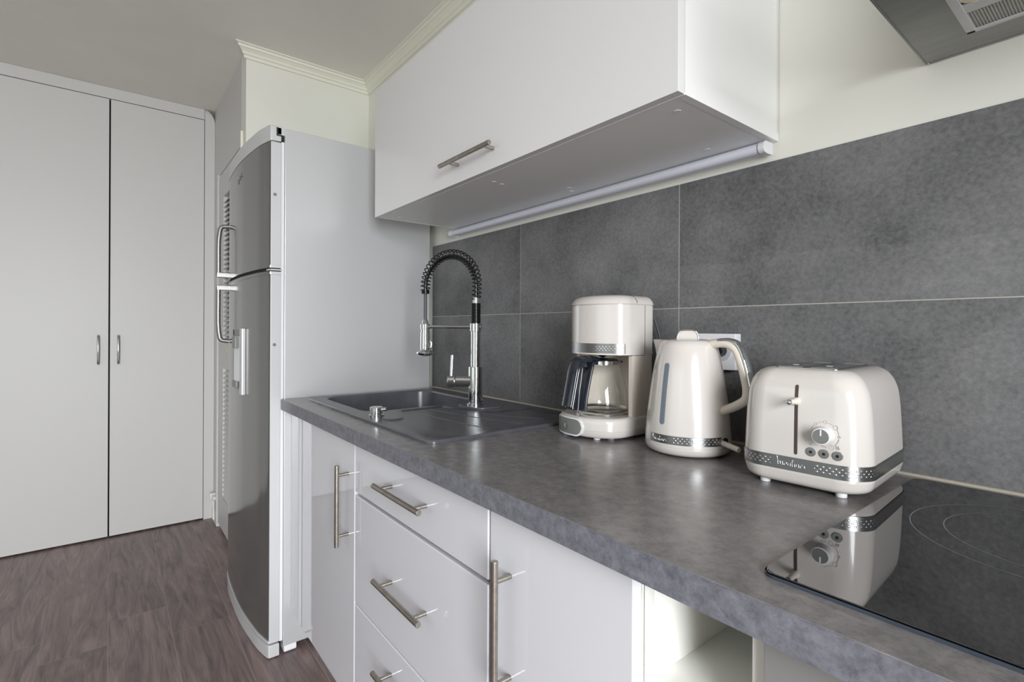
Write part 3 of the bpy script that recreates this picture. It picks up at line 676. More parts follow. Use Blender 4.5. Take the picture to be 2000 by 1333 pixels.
# ------------------------------------------------------------------ cooker hood
hd = thing('cooker_hood', 'grey metal cooker hood on the wall above the hob', 'cooker hood', (.06, .85, 1.60))
HX0, HX1, HY0, HY1, HZ = -.2425, .3575, .65, YW-.001, 1.598
hm = noise_col(mat('hood_metal', (150, 150, 146), .38, .7), (140, 140, 137), (152, 152, 148), 7, 4, stretch=(1, 6, 1))[0]
fxa, fxb, fya, fyb = -.178, .293, .72, 1.0235
b = NB()   # underside tray with a rectangular opening
for bx in ((HX0+.003, fxa, HY0+.003, HY1), (fxb, HX1-.003, HY0+.003, HY1), (fxa, fxb, HY0+.003, fya), (fxa, fxb, fyb, HY1)): box(b, bx[0], bx[1], bx[2], bx[3], HZ+.0012, HZ+.004)
obj('underside', b, hm, hd, smooth=0)
b = NB()
pts = [(HX0, HY0), (HX1, HY0), (HX1, HY1), (HX0, HY1)]
q = rrect((HX0+HX1)/2, (HY0+HY1)/2, HX1-HX0, HY1-HY0, .004, 3)
r0 = [(x, y, HZ+.003) for x, y in rrect((HX0+HX1)/2, (HY0+HY1)/2, HX1-HX0, HY1-HY0, .004, 3)]
loft(b, [[(x, y, HZ+.0035) for x, y in rrect((HX0+HX1)/2, (HY0+HY1)/2, HX1-HX0-.008, HY1-HY0-.008, .004, 3)],
         [(x, y, HZ) for x, y in rrect((HX0+HX1)/2, (HY0+HY1)/2, HX1-HX0-.006, HY1-HY0-.006, .004, 3)],
         [(x, y, HZ) for x, y in rrect((HX0+HX1)/2, (HY0+HY1)/2, HX1-HX0-.002, HY1-HY0-.002, .004, 3)], r0,
         [(x, y, HZ+.028) for x, y in q], [(x*.97, y*.99+HY1*.01, HZ+.033) for x, y in q]], capends=(False, True))
box(b, -.07, .19, .86, HY1, HZ+.033, CZ, .002)
obj('canopy', b, hm, hd, smooth=30)
b = NB(); box(b, fxa, fxa+.011, fya, fyb, HZ-.001, HZ+.004, .001); box(b, fxb-.011, fxb, fya, fyb, HZ-.001, HZ+.004, .001); box(b, fxa, fxb, fyb-.008, fyb, HZ-.001, HZ+.004, .001); box(b, fxa, fxb, fya, fya+.011, HZ-.001, HZ+.004, .001); box(b, fxa+.011, fxb-.011, .931, .955, HZ-.0, HZ+.004)
obj('filter_frame', b, M['silverlt'], hd)
b = NB(); box(b, fxa-.002, fxb+.002, fya-.002, fyb+.002, HZ+.006, HZ+.012); obj('recess', b, M['dark'], hd)
b = NB(); k = 0; x = fxa+.011
rows = []
while x < fxb-.011: rows.append((x, HZ+.0015)); rows.append((x+.0017, HZ+.0032)); x += .0034
loft(b, [[(x, .955, z) for x, z in rows], [(x, 1.016, z) for x, z in rows]], cap=False, close=False); obj('grease_filter', b, mat('filter_mesh', (186, 186, 180), .45, .5), hd, smooth=0)
b = NB(); prism(b, rrect((-.1665+.2815)/2, .84, .448, .182, .012), HZ+.0005, HZ+.006, .002); obj('lamp_lens', b, M['lens'], hd)

# ------------------------------------------------------------------ hob
hb = thing('hob', 'black glass induction hob set on the worktop at the right', 'hob', (.05, .78, WT))
b = NB(); hp = rrect(.053, .7835, .594, .527, .012, 6); prism(b, hp, WT+.0006, WT+.0055, .0016, 3); obj('glass_top', b, M['hob'], hb)
b = NB(); loft(b, [[(x, y, WT+.0004) for x, y in rrect(.053, .7835, .597, .530, .013)], [(x, y, WT+.0035) for x, y in rrect(.053, .7835, .597, .530, .013)]], cap=False); obj('edge_highlight', b, M['hobedge'], hb)  # added rim, paints the highlight along the bevelled glass edge
b = NB()
def flat_ring(b, cx, cy, r, w, z):
    n = 96; vi = [b.verts.new((cx+(r-w)*math.cos(2*PI*i/n), cy+(r-w)*math.sin(2*PI*i/n), z)) for i in range(n)]; vo = [b.verts.new((cx+(r+w)*math.cos(2*PI*i/n), cy+(r+w)*math.sin(2*PI*i/n), z)) for i in range(n)]
    for i in range(n): b.faces.new((vi[i], vo[i], vo[(i+1) % n], vi[(i+1) % n]))
for cx, cy, r in ((-.058, .845, .140), (-.058, .845, .107), (.2, .69, .09), (.2, .9, .09)): flat_ring(b, cx, cy, r, .0004, WT+.00565)
obj('zone_marking', b, M['hobline'], hb, smooth=0)

# ------------------------------------------------------------------ lettering: hand-drawn script strokes
SCRIPT = [  # "Moulinex" as polylines, x along, y up, x-height 1
 [(-.9, 2.0), (-.3, 2.5), (.1, 2.3), (.3, .2), (.35, 0)], [(.35, 0), (.5, .9), (.9, 1.1), (1.05, .1)], [(1.05, .1), (1.25, .95), (1.6, 1.05), (1.75, .1), (2.0, 0)],
 [(2.9, .55), (2.65, .98), (2.3, .85), (2.2, .35), (2.45, 0), (2.8, .15), (2.9, .55), (3.2, .7)],
 [(3.2, .95), (3.2, .2), (3.5, 0), (3.85, .25), (3.95, .95), (3.98, .1), (4.2, 0)],
 [(4.3, .3), (4.65, 1.6), (4.6, 2.0), (4.45, 1.7), (4.45, .3), (4.65, 0), (4.85, .1)], [(5.1, .95), (5.1, .2), (5.3, 0)], [(5.12, 1.4), (5.18, 1.5)],
 [(5.55, .95), (5.6, .1), (5.75, .8), (6.1, .98), (6.25, .7), (6.28, .1), (6.5, 0)],
 [(6.7, .5), (7.1, .6), (7.15, .9), (6.9, 1.0), (6.65, .6), (6.75, .1), (7.05, 0), (7.35, .2)],
 [(7.5, .95), (7.75, .8), (8.1, .1), (8.4, 0)], [(8.35, .98), (8.0, .6), (7.6, 0)]]
def script(bm, fn, size, r):
    """fn maps (x, y) metres on the band to a 3-D point"""
    for st in SCRIPT:
        pts = spline([(x*size, y*size, 0) for x, y in st], 4)
        tube(bm, [fn(p.x, p.y) for p in pts], r, 6)

# ------------------------------------------------------------------ toaster
ts = thing('toaster', 'cream two-slot toaster with chrome dotted band beside the hob', 'toaster', (-.3455, .9515, WT), math.radians(3))
tw, tl = .184, .243
YT0 = [(.0075, .012), (.009, .008), (.014, .003), (.024, .0006), (.031, 0), (.09, .001), (.125, .002), (.148, .0032), (.163, .006), (.173, .0100), (.181, .0160), (.186, .0230), (.1876, .0290)]
YT = [(p.x, p.y) for p in spline([(z_, i_, 0) for z_, i_ in YT0], 3)]
def yin(z):
    for (a, i0), (c, i1) in zip(YT, YT[1:]):
        if a <= z <= c: return i0+(i1-i0)*(z-a)/(c-a)
    return YT[0][1] if z < .1 else YT[-1][1]
def tring(inset, z, r=.042, n=10):
    iy = yin(z) if inset > 0 else inset; return [(x, y, z) for x, y in rrect(0, 0, tw-2*inset, tl-2*iy, max(r-inset*.5, .006), n)]
def outline(z):    # inset of the body wall at a height
    tab = [(.0075, .017), (.009, .010), (.014, .004), (.024, .0008), (.031, 0), (.051, 0), (.09, .0015), (.125, .0035), (.148, .0060), (.161, .0095), (.171, .0140), (.178, .0190), (.183, .0250), (.186, .0310), (.1874, .0370), (.1876, .0430)]
    return [(p.x, p.y) for p in spline([(z_, i_, 0) for z_, i_ in tab], 3)]
b = NB(); tab = outline(0)
loft(b, [tring(i, z) for z, i in tab]); obj('body', b, M['cream'], ts, True, 40)
# chrome band: a thin belt with a UV running from the middle of the front
def belt(name, ring_fn, z0, z1, m, parent, off=.0009, steps=3):
    """ring_fn(z) -> closed list of points starting anywhere; UV u measured along from the point nearest the front centre"""
    b = NB(); uvl = b.loops.layers.uv.new('UVMap')
    zs_ = [z0+(z1-z0)*k/steps for k in range(steps+1)]; rings = [ring_fn(z, off) for z in zs_]; n = len(rings[0])
    base = rings[0]; i0 = min(range(n), key=lambda i: (abs(base[i][0]) + (1 if base[i][1] > 0 else 0)))
    cum = [0]; order = [(i0+k) % n for k in range(n+1)]
    for k in range(n): cum.append(cum[-1]+(Vector(base[order[k+1]])-Vector(base[order[k]])).length)
    u0 = base[i0][0]; tot = cum[-1]
    vs = [[b.verts.new(r[i]) for i in range(n)] for r in rings]
    for s in range(steps):
        for k in range(n):
            i, j = order[k], order[k+1]; f = b.faces.new((vs[s][i], vs[s][j], vs[s+1][j], vs[s+1][i]))
            for lp, (kk, zz) in zip(f.loops, ((k, s), (k+1, s), (k+1, s+1), (k, s+1))):
                u = cum[kk]
                if cum[k]+1e-9 >= tot/2: u -= tot
                lp[uvl].uv = (u+u0, zs_[zz]-z0)
    return obj(name, b, m, parent, True, 40)
def dense(ring, n=4):
    out = []
    for i in range(len(ring)):
        a, c = Vector(ring[i]), Vector(ring[(i+1) % len(ring)]); m_ = max(1, int((c-a).length/.006))
        out += [tuple(a.lerp(c, k/m_)) for k in range(m_)]
    return out
tb = belt('chrome_band', lambda z, off: dense(tring(-off, z)), .0305, .0515, dot_band('toaster_band', ((-.5, -.036), (.026, .5)), .0082, .021), ts)
b = NB(); script(b, lambda x, y: (-.027+x, -tl/2-.0014, .0375+y), .0050, .00032); obj('lettering', b, M['letter'], tb, True, 60)
# top plate with two slots along the length
b = NB(); zt = .1876
prism(b, rrect(0, .0, .100, .186, .014), zt-.004, zt+.0007, .0005, 2)
pl = obj('top_plate', b, M['satin'], ts, True)
for sx in (-.0245, .0245):
    b = NB(); prism(b, rrect(sx, 0, .035, .155, .006), zt+.0002, zt+.0010); s_ = obj('bread_slot', b, M['slotm'], pl, True)
    b = NB()
    for d in (-.0175, .0175):
        box(b, sx+d-.0012, sx+d+.0012, -.0785, .0785, zt+.0004, zt+.0020, .0006)
    for yv in (-.0785, .0785): box(b, sx-.0175, sx+.0175, yv-.0012, yv+.0012, zt+.0004, zt+.0020, .0006)
    box(b, sx-.005, sx+.005, -.052, -.047, zt+.0005, zt+.0042, .001); obj('slot_rim', b, M['satin'], pl, True)
# lever slot, lever, knob, buttons on the front face
def fy_at(z):   # local y of the front face at local height z
    return -(tl/2-yin(z))
b = NB(); rings = []
for k in range(41):
    z = .0565+.107*(.5-.5*math.cos(PI*k/40)); e_ = min(z-.0565, .1635-z); w_ = .0023 if e_ > .0023 else math.sqrt(max(.0023**2-(.0023-e_)**2, 1e-8))
    rings.append([(-.0005-w_, fy_at(z)+.003, z), (-.0005+w_, fy_at(z)+.003, z), (-.0005+w_, fy_at(z)-.0005, z), (-.0005-w_, fy_at(z)-.0005, z)])
loft(b, rings); obj('lever_slot', b, M['slot'], ts, True, 30)
b = NB(); tube(b, [(-.0005, fy_at(.1385)+.003, .1385), (-.0005, fy_at(.1385)-.004, .1385), (-.0008, fy_at(.1385)-.014, .1388), (-.001, fy_at(.1385)-.025, .1392)], [.0062, .0058, .0042, .0038], 14)
lv = obj('lever', b, M['creamd'], ts, True)
b = NB(); bmesh.ops.create_uvsphere(b, u_segments=16, v_segments=10, radius=.0044); bmesh.ops.translate(b, verts=b.verts, vec=(-.001, fy_at(.1385)-.0275, .1392)); obj('ball', b, M['chrome'], lv, True, 60)
kx, kz = .0385, .0925; ky = fy_at(kz)
b = NB(); cyl(b, (kx, ky+.003, kz), (kx, ky-.017, kz), .0125, 32, .0012); kn = obj('browning_knob', b, M['whitep'], ts, True)
b = NB(); cyl(b, (kx, ky-.0165, kz), (kx, ky-.0178, kz), .0106, 32, .0004); kf = obj('knob_face', b, M['greyp'], kn, True); kf['label'] = 'grey dial face'
b = NB(); box(b, kx-.0011, kx+.0011, ky-.0184, ky-.0176, kz+.001, kz+.0098, .0003); obj('pointer', b, M['whitep'], kn, True)
b = NB()
for a0, a1 in ((-48, -10), (8, 32), (50, 78), (98, 122), (135, 160)):
    tube(b, [(kx+.019*math.cos(math.radians(a)), fy_at(kz+.019*math.sin(math.radians(a)))-.0001, kz+.019*math.sin(math.radians(a))) for a in [a0+(a1-a0)*k/6 for k in range(7)]], .0004, 6)
for a, r in ((-60, .0032), (0, .0015), (42, .003), (88, .0022), (128, .0018)):
    cx_, cz_ = kx+.019*math.cos(math.radians(a)), kz+.019*math.sin(math.radians(a))
    tube(b, [(cx_+r*math.cos(t), fy_at(cz_)-.0001, cz_+r*math.sin(t)) for t in [2*PI*k/14 for k in range(15)]], .0004, 6)
cx_, cz_ = kx+.019*math.cos(math.radians(-60)), kz+.019*math.sin(math.radians(-60))
tube(b, [(cx_, fy_at(cz_)-.0002, cz_), (cx_, fy_at(cz_)-.0002, cz_+.0022)], .0003, 6)
# snowflake and reheat marks, and the word Stop
bz = .0645
for bx_, kind in ((.0205, 'flake'), (.0555, 'heat')):
    zc = bz+.0118
    if kind == 'flake':
        for a in (0, 60, 120):
            c_, s_ = .0026*math.cos(math.radians(a+30)), .0026*math.sin(math.radians(a+30)); tube(b, [(bx_-c_, fy_at(zc)-.0001, zc-s_), (bx_+c_, fy_at(zc)-.0001, zc+s_)], .0004, 6)
    else:
        for k in (-1, 0, 1): tube(b, spline([(bx_+k*.0018, fy_at(zc)-.0001, zc-.0024), (bx_+k*.0018+.0008, fy_at(zc)-.0001, zc-.0008), (bx_+k*.0018-.0006, fy_at(zc)-.0001, zc+.0008), (bx_+k*.0018, fy_at(zc)-.0001, zc+.0026)], 4), .0004, 6)
STOP = [[(.9, 1.7), (.5, 1.9), (.15, 1.6), (.3, 1.1), (.8, .8), (.9, .3), (.5, 0), (.05, .25)], [(1.6, 1.7), (1.6, .1), (1.9, 0)], [(1.3, 1.2), (2.0, 1.2)],
        [(3.1, .6), (2.75, 1.15), (2.35, .6), (2.75, 0), (3.1, .6)], [(3.6, 1.15), (3.6, -.7)], [(3.6, .9), (4.0, 1.15), (4.4, .6), (4.0, 0), (3.6, .2)]]
for st in STOP: tube(b, [(.0380-.0035+p.x*.0016, fy_at(.074)-.0001, .0745+p.y*.0016) for p in spline([(x, y, 0) for x, y in st], 4)], .00035, 6)
obj('printed_marks', b, M['ink'], ts, True, 60)['label'] = 'grey printed dial marks, button symbols and the word Stop'
for bx_ in (.0205, .0380, .0555):
    yv = fy_at(bz)
    b = NB(); cyl(b, (bx_, yv+.003, bz), (bx_, yv-.0016, bz), .0068, 28, .0008); bt = obj('button', b, mat('button_metal', (160, 160, 160), .25, .8) if bx_ < .025 else bpy.data.materials['button_metal'], ts, True)
    b = NB(); cyl(b, (bx_, yv-.001, bz), (bx_, yv-.0024, bz), .0022, 16, .0004); obj('button_centre', b, M['black'], bt, True)
for sx in (-1, 1):
    for sy in (-1, 1):
        b = NB(); cyl(b, (sx*.054, sy*.098, 0), (sx*.054, sy*.098, .010), .0075, 20, .0012); obj('foot', b, M['whitep'], ts, True)

# ------------------------------------------------------------------ kettle
kt = thing('kettle', 'cream electric kettle with chrome dotted band between coffee maker and toaster', 'kettle', (-.591, .935, WT), 0)
b = NB(); lathe(b, [(.066, .0012), (.0765, .004), (.0815, .009), (.0838, .0155), (.0838, .0185)], 0, 0, 72); obj('power_base', b, M['cream'], kt, True, 40)
b = NB(); kp = [(.0825, .0183), (.0825, .0195), (.0838, .0205), (.0835, .026), (.0832, .0425), (.0823, .047), (.0815, .06), (.0798, .078), (.0775, .098), (.0742, .125), (.0700, .153), (.0652, .180), (.0608, .200), (.0570, .2145), (.0530, .2220), (.0475, .2262), (.0440, .2270), (.0430, .2262), (.0420, .2262)]
lathe(b, kp, 0, 0, 72); obj('body', b, M['cream'], kt, True, 40)
b = NB(); lathe(b, [(.0425, .2255), (.0425, .2268), (.036, .2282), (.02, .2292), (.001, .2294)], 0, 0, 48); li = obj('lid', b, M['cream'], kt, True, 40)
b = NB(); pts = spline([(-.021, 0, .2275), (-.0185, 0, .238), (-.0135, 0, .2455), (0, 0, .2472), (.0135, 0, .2455), (.0185, 0, .238), (.021, 0, .2275)], 6)
ra = math.radians(33)
kpr = [(p.x, p.z) for p in pts]; cr2, sr2 = math.cos(ra), math.sin(ra)
loft(b, [[(x*cr2-yv*sr2, x*sr2+yv*cr2, .2275+(z-.2275)*k) for x, z in kpr] for yv, k in ((-.0095, .92), (-.0075, 1), (.0075, 1), (.0095, .92))]); kn_ = obj('lid_knob', b, M['cream'], li, True, 50)
b = NB()
for yv in (-.0098, .0098): tube(b, [(x*cr2-yv*sr2, x*sr2+yv*cr2, z) for x, z in kpr], .0018, 8)
tube(b, [(x*cr2*1.03, x*sr2*1.03, .2275+(z-.2275)*1.04) for x, z in kpr], .003, 12, flat=(.0095, .0012)); obj('knob_rim', b, M['chrome'], kn_, True, 50)
bmat = dot_band('kettle_band', ((.022, .13), (-.5, -.4)), .0084, .0167)
def kring(z, off):
    r = .0834+off; return [(r*math.sin(-2*PI*k/96), -r*math.cos(-2*PI*k/96), z) for k in range(96)]
b = NB(); uvl = b.loops.layers.uv.new('UVMap'); a0_, a1_ = math.radians(-113), math.radians(-11); nk = 60
kv = [[b.verts.new((rr_*math.cos(a0_+(a1_-a0_)*k/nk), rr_*math.sin(a0_+(a1_-a0_)*k/nk), zz_)) for k in range(nk+1)] for rr_, zz_ in ((.0832, .0258), (.0840, .0260), (.0840, .0423), (.0830, .0425))]
for q_ in range(3):
    for k in range(nk):
        f = b.faces.new((kv[q_][k], kv[q_][k+1], kv[q_+1][k+1], kv[q_+1][k]))
        for lp, kk in zip(f.loops, (k, k+1, k+1, k)): lp[uvl].uv = (.084*(a0_+(a1_-a0_)*kk/nk+PI/2), lp.vert.co.z-.0258)
kb_ = obj('chrome_band', b, bmat, kt, True, 40)
def kband(x, y):  # x metres along the band from az0
    a = math.radians(-90-18)+x/.0845; return (.0845*math.cos(a), .0845*math.sin(a), .0305+y)
b = NB(); script(b, kband, .0042, .00032); obj('lettering', b, M['letter'], kb_, True, 60)
# water gauge strip on the front
b = NB()
def kr(z):
    for (r0, z0), (r1, z1_) in zip(kp, kp[1:]):
        if z0 <= z <= z1_ and z1_ > z0: return r0+(r1-r0)*(z-z0)/(z1_-z0)
az = math.radians(-93)
def gauge(off):
    out = []
    for x, z in rrect(0, .1225, .0105, .121, .005, 6): r = kr(z)+off; a = az+x/kr(z); out.append((r*math.cos(a), r*math.sin(a), z))
    return out
def strip(bm, off, hw, z0, z1_, n=14):
    L_, R = [], []
    for k in range(n+1):
        z = z0+(z1_-z0)*(.5-.5*math.cos(PI*k/n)); e_ = min(z-z0, z1_-z); w_ = hw if e_ > hw else math.sqrt(max(hw*hw-(hw-e_)**2, 1e-8))
        r = kr(z)+off; L_.append((r*math.cos(az-w_/r), r*math.sin(az-w_/r), z)); R.append((r*math.cos(az+w_/r), r*math.sin(az+w_/r), z))
    vl = [bm.verts.new(p) for p in L_]; vr = [bm.verts.new(p) for p in R]
    zc_ = [z0+(z1_-z0)*(.5-.5*math.cos(PI*k/n)) for k in range(n+1)]
    vm = [bm.verts.new(((kr(z)+off+.0004)*math.cos(az), (kr(z)+off+.0004)*math.sin(az), z)) for z in zc_]
    for k in range(n): bm.faces.new((vl[k], vm[k], vm[k+1], vl[k+1])); bm.faces.new((vm[k], vr[k], vr[k+1], vm[k+1]))
strip(b, .0006, .0054, .062, .182, 60); obj('water_gauge', b, M['waterwin'], kt, True, 40)
# spout opposite the handle
b = NB(); sp = [(-.030, .222, .016), (-.05, .215, .016), (-.058, .19, .010), (-.066, .16, .002)]
rings = []
for (x, z, hw, tipx) in ((-.0, .2268, .020, -.083), (-.0, .2235, .020, -.083), (-.0, .212, .016, -.0795), (-.0, .195, .010, -.0755), (-.0, .17, .003, -.070)):
    rings.append([(-.030, -hw*1.3, z), (-.052, -hw, z), (tipx, 0, z), (-.052, hw, z), (-.030, hw*1.3, z)])
loft(b, rings); obj('spout', b, M['cream'], kt, True, 50)
# handle
hpth = [(.046, 0, .218), (.062, 0, .2215), (.085, 0, .2210), (.103, 0, .2100), (.1130, 0, .186), (.1205, 0, .158), (.1245, 0, .137), (.1215, 0, .118), (.104, 0, .1045), (.085, 0, .095), (.070, 0, .087)]
b = NB(); tube(b, spline(hpth, 6),   .012, 20, flat=(.0115, .0088)); hh = obj('handle', b, M['creamd'], kt, True, 60)
b = NB(); op = [(.070, 0, .2270), (.090, 0, .2275), (.107, 0, .2205), (.1185, 0, .1990), (.1275, 0, .169), (.1335, 0, .140), (.1338, 0, .130)]
tube(b, spline(op, 6), .01, 16, flat=(.0108, .0045)); obj('chrome_spine', b, M['chrome'], hh, True, 60)
# on/off switch
b = NB(); a = math.radians(-8); u = Vector((math.cos(a), math.sin(a), 0))
cyl(b, u*.078+Vector((0, 0, .032)), u*.121+Vector((0, -.004, .026)), .0052, 16, .001); obj('switch_lever', b, M['creamd'], kt, True)
b = NB(); a = math.radians(-3); u = Vector((math.cos(a), math.sin(a), 0)); cyl(b, u*.080+Vector((0, 0, .032)), u*.0848+Vector((0, 0, .032)), .0085, 20); obj('switch_recess', b, M['black'], kt, True)

# ------------------------------------------------------------------ coffee maker
cmx, cmy = -.8135, .925
cm = thing('coffee_maker', 'cream filter coffee maker standing beside the sink', 'coffee maker', (cmx, cmy, WT))
def dshape(a, b_, yf, yr, r=.018, n=16):
    """plan outline: semi-elliptic front (half width a, depth b_) at y=yf, back at yr, local to the maker"""
    pts = []
    for k in range(n+1):
        t = PI+PI*k/n; pts.append((a*math.cos(t), yf+b_+b_*math.sin(t)))
    for k in range(5): t = math.radians(90*k/4); pts.append((a-r+r*math.cos(t), yr-r+r*math.sin(t)))
    for k in range(5): t = math.radians(90+90*k/4); pts.append((-a+r+r*math.cos(t), yr-r+r*math.sin(t)))
    return pts
def dl(a, b_, yf, yr, ins, z, r=.018): return [(x, y, z) for x, y in dshape(a-ins, max(b_-ins*.6, .01), yf+ins, yr-ins, max(r-ins, .004))]
yf0, yr0 = .832-cmy, 1.018-cmy
b = NB(); loft(b, [dl(.0925, .07, yf0, yr0, i, z) for z, i in ((.0055, .010), (.006, .006), (.010, .0022), (.018, .0004), (.0215, 0), (.0219, .0008), (.0223, 0), (.038, 0), (.0445, .0012), (.048, .0035), (.050, .008), (.0502, .012))])
obj('base', b, M['cream'], cm, True, 40)
b = NB(); cyl(b, (.002, .003, .050), (.002, .003, .0522), .060, 48, .001); obj('hotplate', b, M['satin'], cm, True)
# column: open towards the jug
xo = .0862; b = NB(); yi = .930-cmy; yb = 1.0165-cmy; yw_ = 1.002-cmy
pts = [(-xo, yi), (-xo+.010, yi), (-xo+.016, yi+.02)] + [(-.058+.116*k/8, yw_-.018*(1-abs(k/4-1)**2)*-1*.0 if False else yw_-.02*(abs(k/4-1)**2)) for k in range(9)] + [(xo-.016, yi+.02), (xo-.010, yi), (xo, yi), (xo, yb-.02), (xo-.006, yb-.006), (xo-.02, yb), (-xo+.02, yb), (-xo+.006, yb-.006), (-xo, yb-.02)]
prism(b, pts, .0495, .1495); prism(b, [(x*.99, y*.99) for x, y in pts], .1493, .1507); prism(b, pts, .1505, .190)
co = obj('column', b, M['creamd'], cm, True, 35)
yh0 = .872-cmy; ah, bh = .0862, .055
b = NB(); loft(b, [dl(ah, bh, yh0, yr0, i, z) for z, i in ((.1885, .006), (.189, .0015), (.190, 0), (.193, 0), (.196, .0008), (.215, .0008), (.218, 0), (.304, .0), (.3045, .002), (.306, .002))])
obj('water_tank', b, M['cream'], cm, True, 40)
b = NB(); loft(b, [dl(ah, bh, yh0, yr0, i, z) for z, i in ((.3055, -.0012), (.3065, -.0018), (.3085, -.0012), (.314, .001), (.321, .006), (.3255, .014), (.3275, .026), (.328, .036))])
lid_ = obj('lid', b, M['cream'], cm, True, 40)
b = NB(); tube(b, [(ah+.0006, .975-cmy, .1905), (ah+.0006, .975-cmy, .304)], .0005, 6); tube(b, [(.055, yh0+.025, .1888), (ah+.0004, .92-cmy, .1888), (ah+.0004, .975-cmy, .1888)], .0006, 6); obj('seam', b, M['slot'], cm, True)
b = NB(); yv = .945-cmy; tube(b, spline([(ah+.0012, yv, .3075), (ah+.0004, yv, .314), (.078, yv, .3225), (.066, yv, .3272), (.045, yv, .3286), (0, yv, .3286)], 5), .0005, 6); obj('lid_seam', b, M['slot'], lid_, True)
# chrome band across the tank front
def cring(z, off): return dense(dl(ah, bh, yh0, yr0, -.0004-off, z))
b = NB(); uvl = b.loops.layers.uv.new('UVMap')
pts = [(x, y) for x, y in dshape(ah+.0006, bh, yh0-.0006, yr0)][:17]; cum = [0]
pts = [tuple(p)[:2] for p in spline([(x, y, 0) for x, y in pts], 4)]
pts = [p for p in pts if p[0] < .0838]
for k in range(1, len(pts)): cum.append(cum[-1]+math.dist(pts[k], pts[k-1]))
v0 = [b.verts.new((x, y, .1935)) for x, y in pts]; v1 = [b.verts.new((x, y, .2155)) for x, y in pts]
for k in range(len(pts)-1):
    f = b.faces.new((v0[k], v0[k+1], v1[k+1], v1[k]))
    for lp, (kk, zz) in zip(f.loops, ((k, 0), (k+1, 0), (k+1, .022), (k, .022))): lp[uvl].uv = (cum[kk], zz)
tot = cum[-1]
obj('chrome_band', b, dot_band('coffee_band', ((-.1, .028), (tot-.068, tot-.003)), .0080, .022), cm, True, 60)
# switch panel on the base front: a long oval plate that follows the curve
b = NB()
def base_y(x): return yf0+.07-.07*math.sqrt(max(1-(x/.0925)**2, 0))
def oval(w, h, cxx, cz, off): return [(x, base_y(x)-off, z) for x, z in rrect(cxx, cz, w, h, h/2-.0003, 8)]
def plate(bm, w, h, cxx, cz, off, n=26):
    f_, bk = [], []
    top, bot = [], []
    for k in range(n+1):
        x = cxx-w/2+w*k/n; e_ = min(x-(cxx-w/2), cxx+w/2-x); hh_ = h/2 if e_ > h/2 else math.sqrt(max((h/2)**2-(h/2-e_)**2, 1e-7))
        top.append(bm.verts.new((x, base_y(x)-off, cz+hh_))); bot.append(bm.verts.new((x, base_y(x)-off, cz-hh_)))
        f_.append(bm.verts.new((x, base_y(x)+.004, cz+hh_))); bk.append(bm.verts.new((x, base_y(x)+.004, cz-hh_)))
    for k in range(n):
        bm.faces.new((bot[k], bot[k+1], top[k+1], top[k])); bm.faces.new((top[k], top[k+1], f_[k+1], f_[k])); bm.faces.new((bk[k], bk[k+1], bot[k+1], bot[k]))
plate(b, .100, .0415, -.022, .0265, .0035); sw = obj('switch_surround', b, M['whitep'], cm, True, 40)
b = NB(); plate(b, .092, .0345, -.022, .0265, .0042); sp2 = obj('switch_panel', b, M['greyp'], sw, True, 40); sp2['label'] = 'grey oval switch panel'
b = NB(); plate(b, .014, .020, -.024, .0265, .0054, 14); obj('power_button', b, mat('button_slate', (92, 96, 104), .3), sw, True, 40)
b = NB(); tube(b, [(-.024+.004*math.cos(t), base_y(-.024)-.0057, .0265+.006*math.sin(t)) for t in [2*PI*k/20 for k in range(21)]], .0004, 6); tube(b, [(-.024, base_y(-.024)-.0057, .025), (-.024, base_y(-.024)-.0057, .030)], .0004, 6); obj('power_symbol', b, M['ink'], sw, True)
for x, y in ((-.045, -.06), (.04, -.05), (0.055, -.02), (-.06, .06), (.06, .06)):
    b = NB(); cyl(b, (x, y-.01, 0), (x, y-.01, .008), .008, 18, .001); obj('foot', b, M['whitep'], cm, True)
b = NB(); lathe(b, [(.003, .181), (.006, .183), (.010, .185), (.016, .189)], 0, .003, 24); obj('drip_nozzle', b, M['black'], cm, True)
# glass jug
jg = thing('coffee_jug', 'glass coffee jug with dark handle standing in the coffee maker', 'jug', (cmx+.002, cmy+.004, WT+.0523))
b = NB(); gp = [(.001, .0008), (.048, .0008), (.052, .002), (.0555, .007), (.0575, .016), (.0570, .028), (.0535, .050), (.0470, .075), (.0400, .098), (.0355, .112), (.0345, .120)]
lathe(b, gp, 0, 0, 56, cap=False); obj('glass', b, M['glass'], jg, True, 60)
b = NB(); lathe(b, [(.0540, .0040), (.0562, .0052), (.0576, .0085), (.0580, .0100), (.0574, .0100), (.0560, .007)], 0, 0, 56, cap=False); obj('base_ring', b, M['satin'], jg, True, 40)
b = NB(); lathe(b, [(.0352, .112), (.0372, .113), (.0372, .121), (.0352, .122)], 0, 0, 48, cap=False); cl = obj('collar', b, M['chrome'], jg, True, 40)
b = NB(); lathe(b, [(.034, .1185), (.034, .1225), (.031, .1255), (.012, .1275), (.001, .128)], 0, 0, 40); box(b, -.006, .006, -.004, .034, .1225, .1265, .001)
prism(b, rrect(.030, .012, .03, .016, .006), .1185, .1218, .001); obj('jug_lid', b, M['black'], jg, True, 35)
b = NB()
outer = [(-.030, .124), (-.060, .1285), (-.088, .124), (-.100, .108), (-.109, .075), (-.117, .042), (-.122, .022)]
def grip(bm, pth, hw, th): tube(bm, spline([(0, y, z) for y, z in pth], 6), .01, 14, flat=(hw, th))
grip(b, outer, .0165, .0075)
grip(b, [(-.034, .121), (-.046, .117), (-.053, .100), (-.063, .065), (-.071, .030), (-.073, .008)], .0150, .0060)
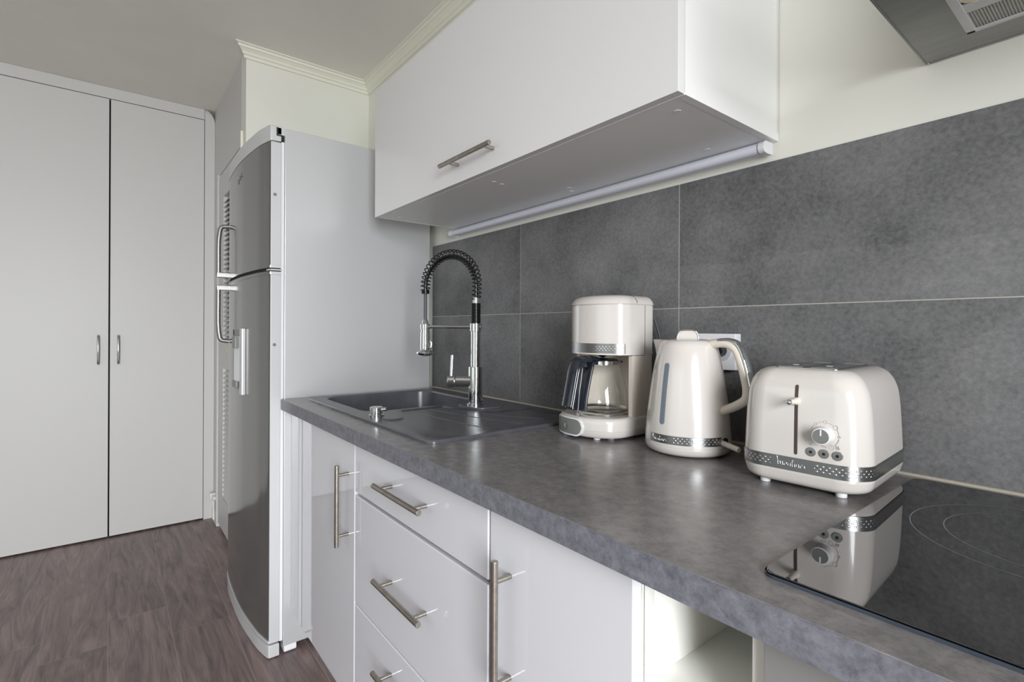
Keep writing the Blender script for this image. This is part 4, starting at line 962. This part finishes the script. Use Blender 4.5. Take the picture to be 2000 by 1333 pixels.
q_ = NB(); po = spline([(0, y+.004, z) for y, z in outer[2:]]+[(0, -.112, .014)], 5); pi_ = spline([(0, -.053, .110), (0, -.058, .085), (0, -.066, .050), (0, -.072, .012)], 5)
n_ = min(len(po), len(pi_)); po = po[-n_:]; pi_ = pi_[-n_:]
loft(q_, [[(-.0085, a.y, a.z), (.0085, a.y, a.z), (.0085, c.y, c.z), (-.0085, c.y, c.z)] for a, c in zip(po, pi_)]); bmesh.ops.recalc_face_normals(q_, faces=q_.faces); join(b, q_)
grip(b, [(-.080, .112), (-.084, .085), (-.091, .050), (-.095, .012)], .0120, .0062)
for sx_ in (-.011, .011): tube(b, spline([(sx_, y+.006, z-.002) for y, z in outer[1:]], 6), .0062, 10)
tube(b, spline([(0, y+.012, z-.006) for y, z in outer[2:]], 6), .009, 10, flat=(.012, .008))
obj('handle', b, M['navy'], jg, True, 60)['label'] = 'ribbed blue-black plastic handle'

# ------------------------------------------------------------------ socket and cables
so = thing('wall_socket', 'white double wall socket behind the kettle', 'socket', (-.607, YW-.009, 1.062))
b = NB(); box(b, -.648, -.5545, YW-.034, YW-.009, 1.060, 1.1400, .003); obj('box', b, M['whitep'], so)
b = NB(); cyl(b, (-.585, YW-.036, 1.102), (-.585, YW-.034, 1.102), .022, 32); cyl(b, (-.632, YW-.036, 1.102), (-.632, YW-.034, 1.102), .022, 32); obj('recess', b, mat('socket_recess', (205, 205, 210), .4), so)
b = NB(); cyl(b, (-.586, YW-.060, 1.103), (-.586, YW-.0355, 1.103), .0145, 24, .003); tube(b, spline([(-.586, YW-.056, 1.10), (-.590, YW-.058, 1.07), (-.598, YW-.05, 1.0), (-.60, YW-.05, .93), (-.595, YW-.055, .9045), (-.57, YW-.055, .9035)], 8), .0033, 10)
tag(obj('power_plug', b, M['black']), 'black plug and cable in the socket behind the kettle', 'plug')
b = NB(); tube(b, spline([(-.80, 1.03, 1.15), (-.785, 1.043, 1.20), (-.768, 1.052, 1.19), (-.750, 1.056, 1.15), (-.735, 1.058, 1.08), (-.728, 1.06, .96), (-.725, 1.055, .9035)], 8), .0032, 10)
tag(obj('power_cable', b, M['rubber']), 'grey cable hanging behind the coffee maker', 'cable')
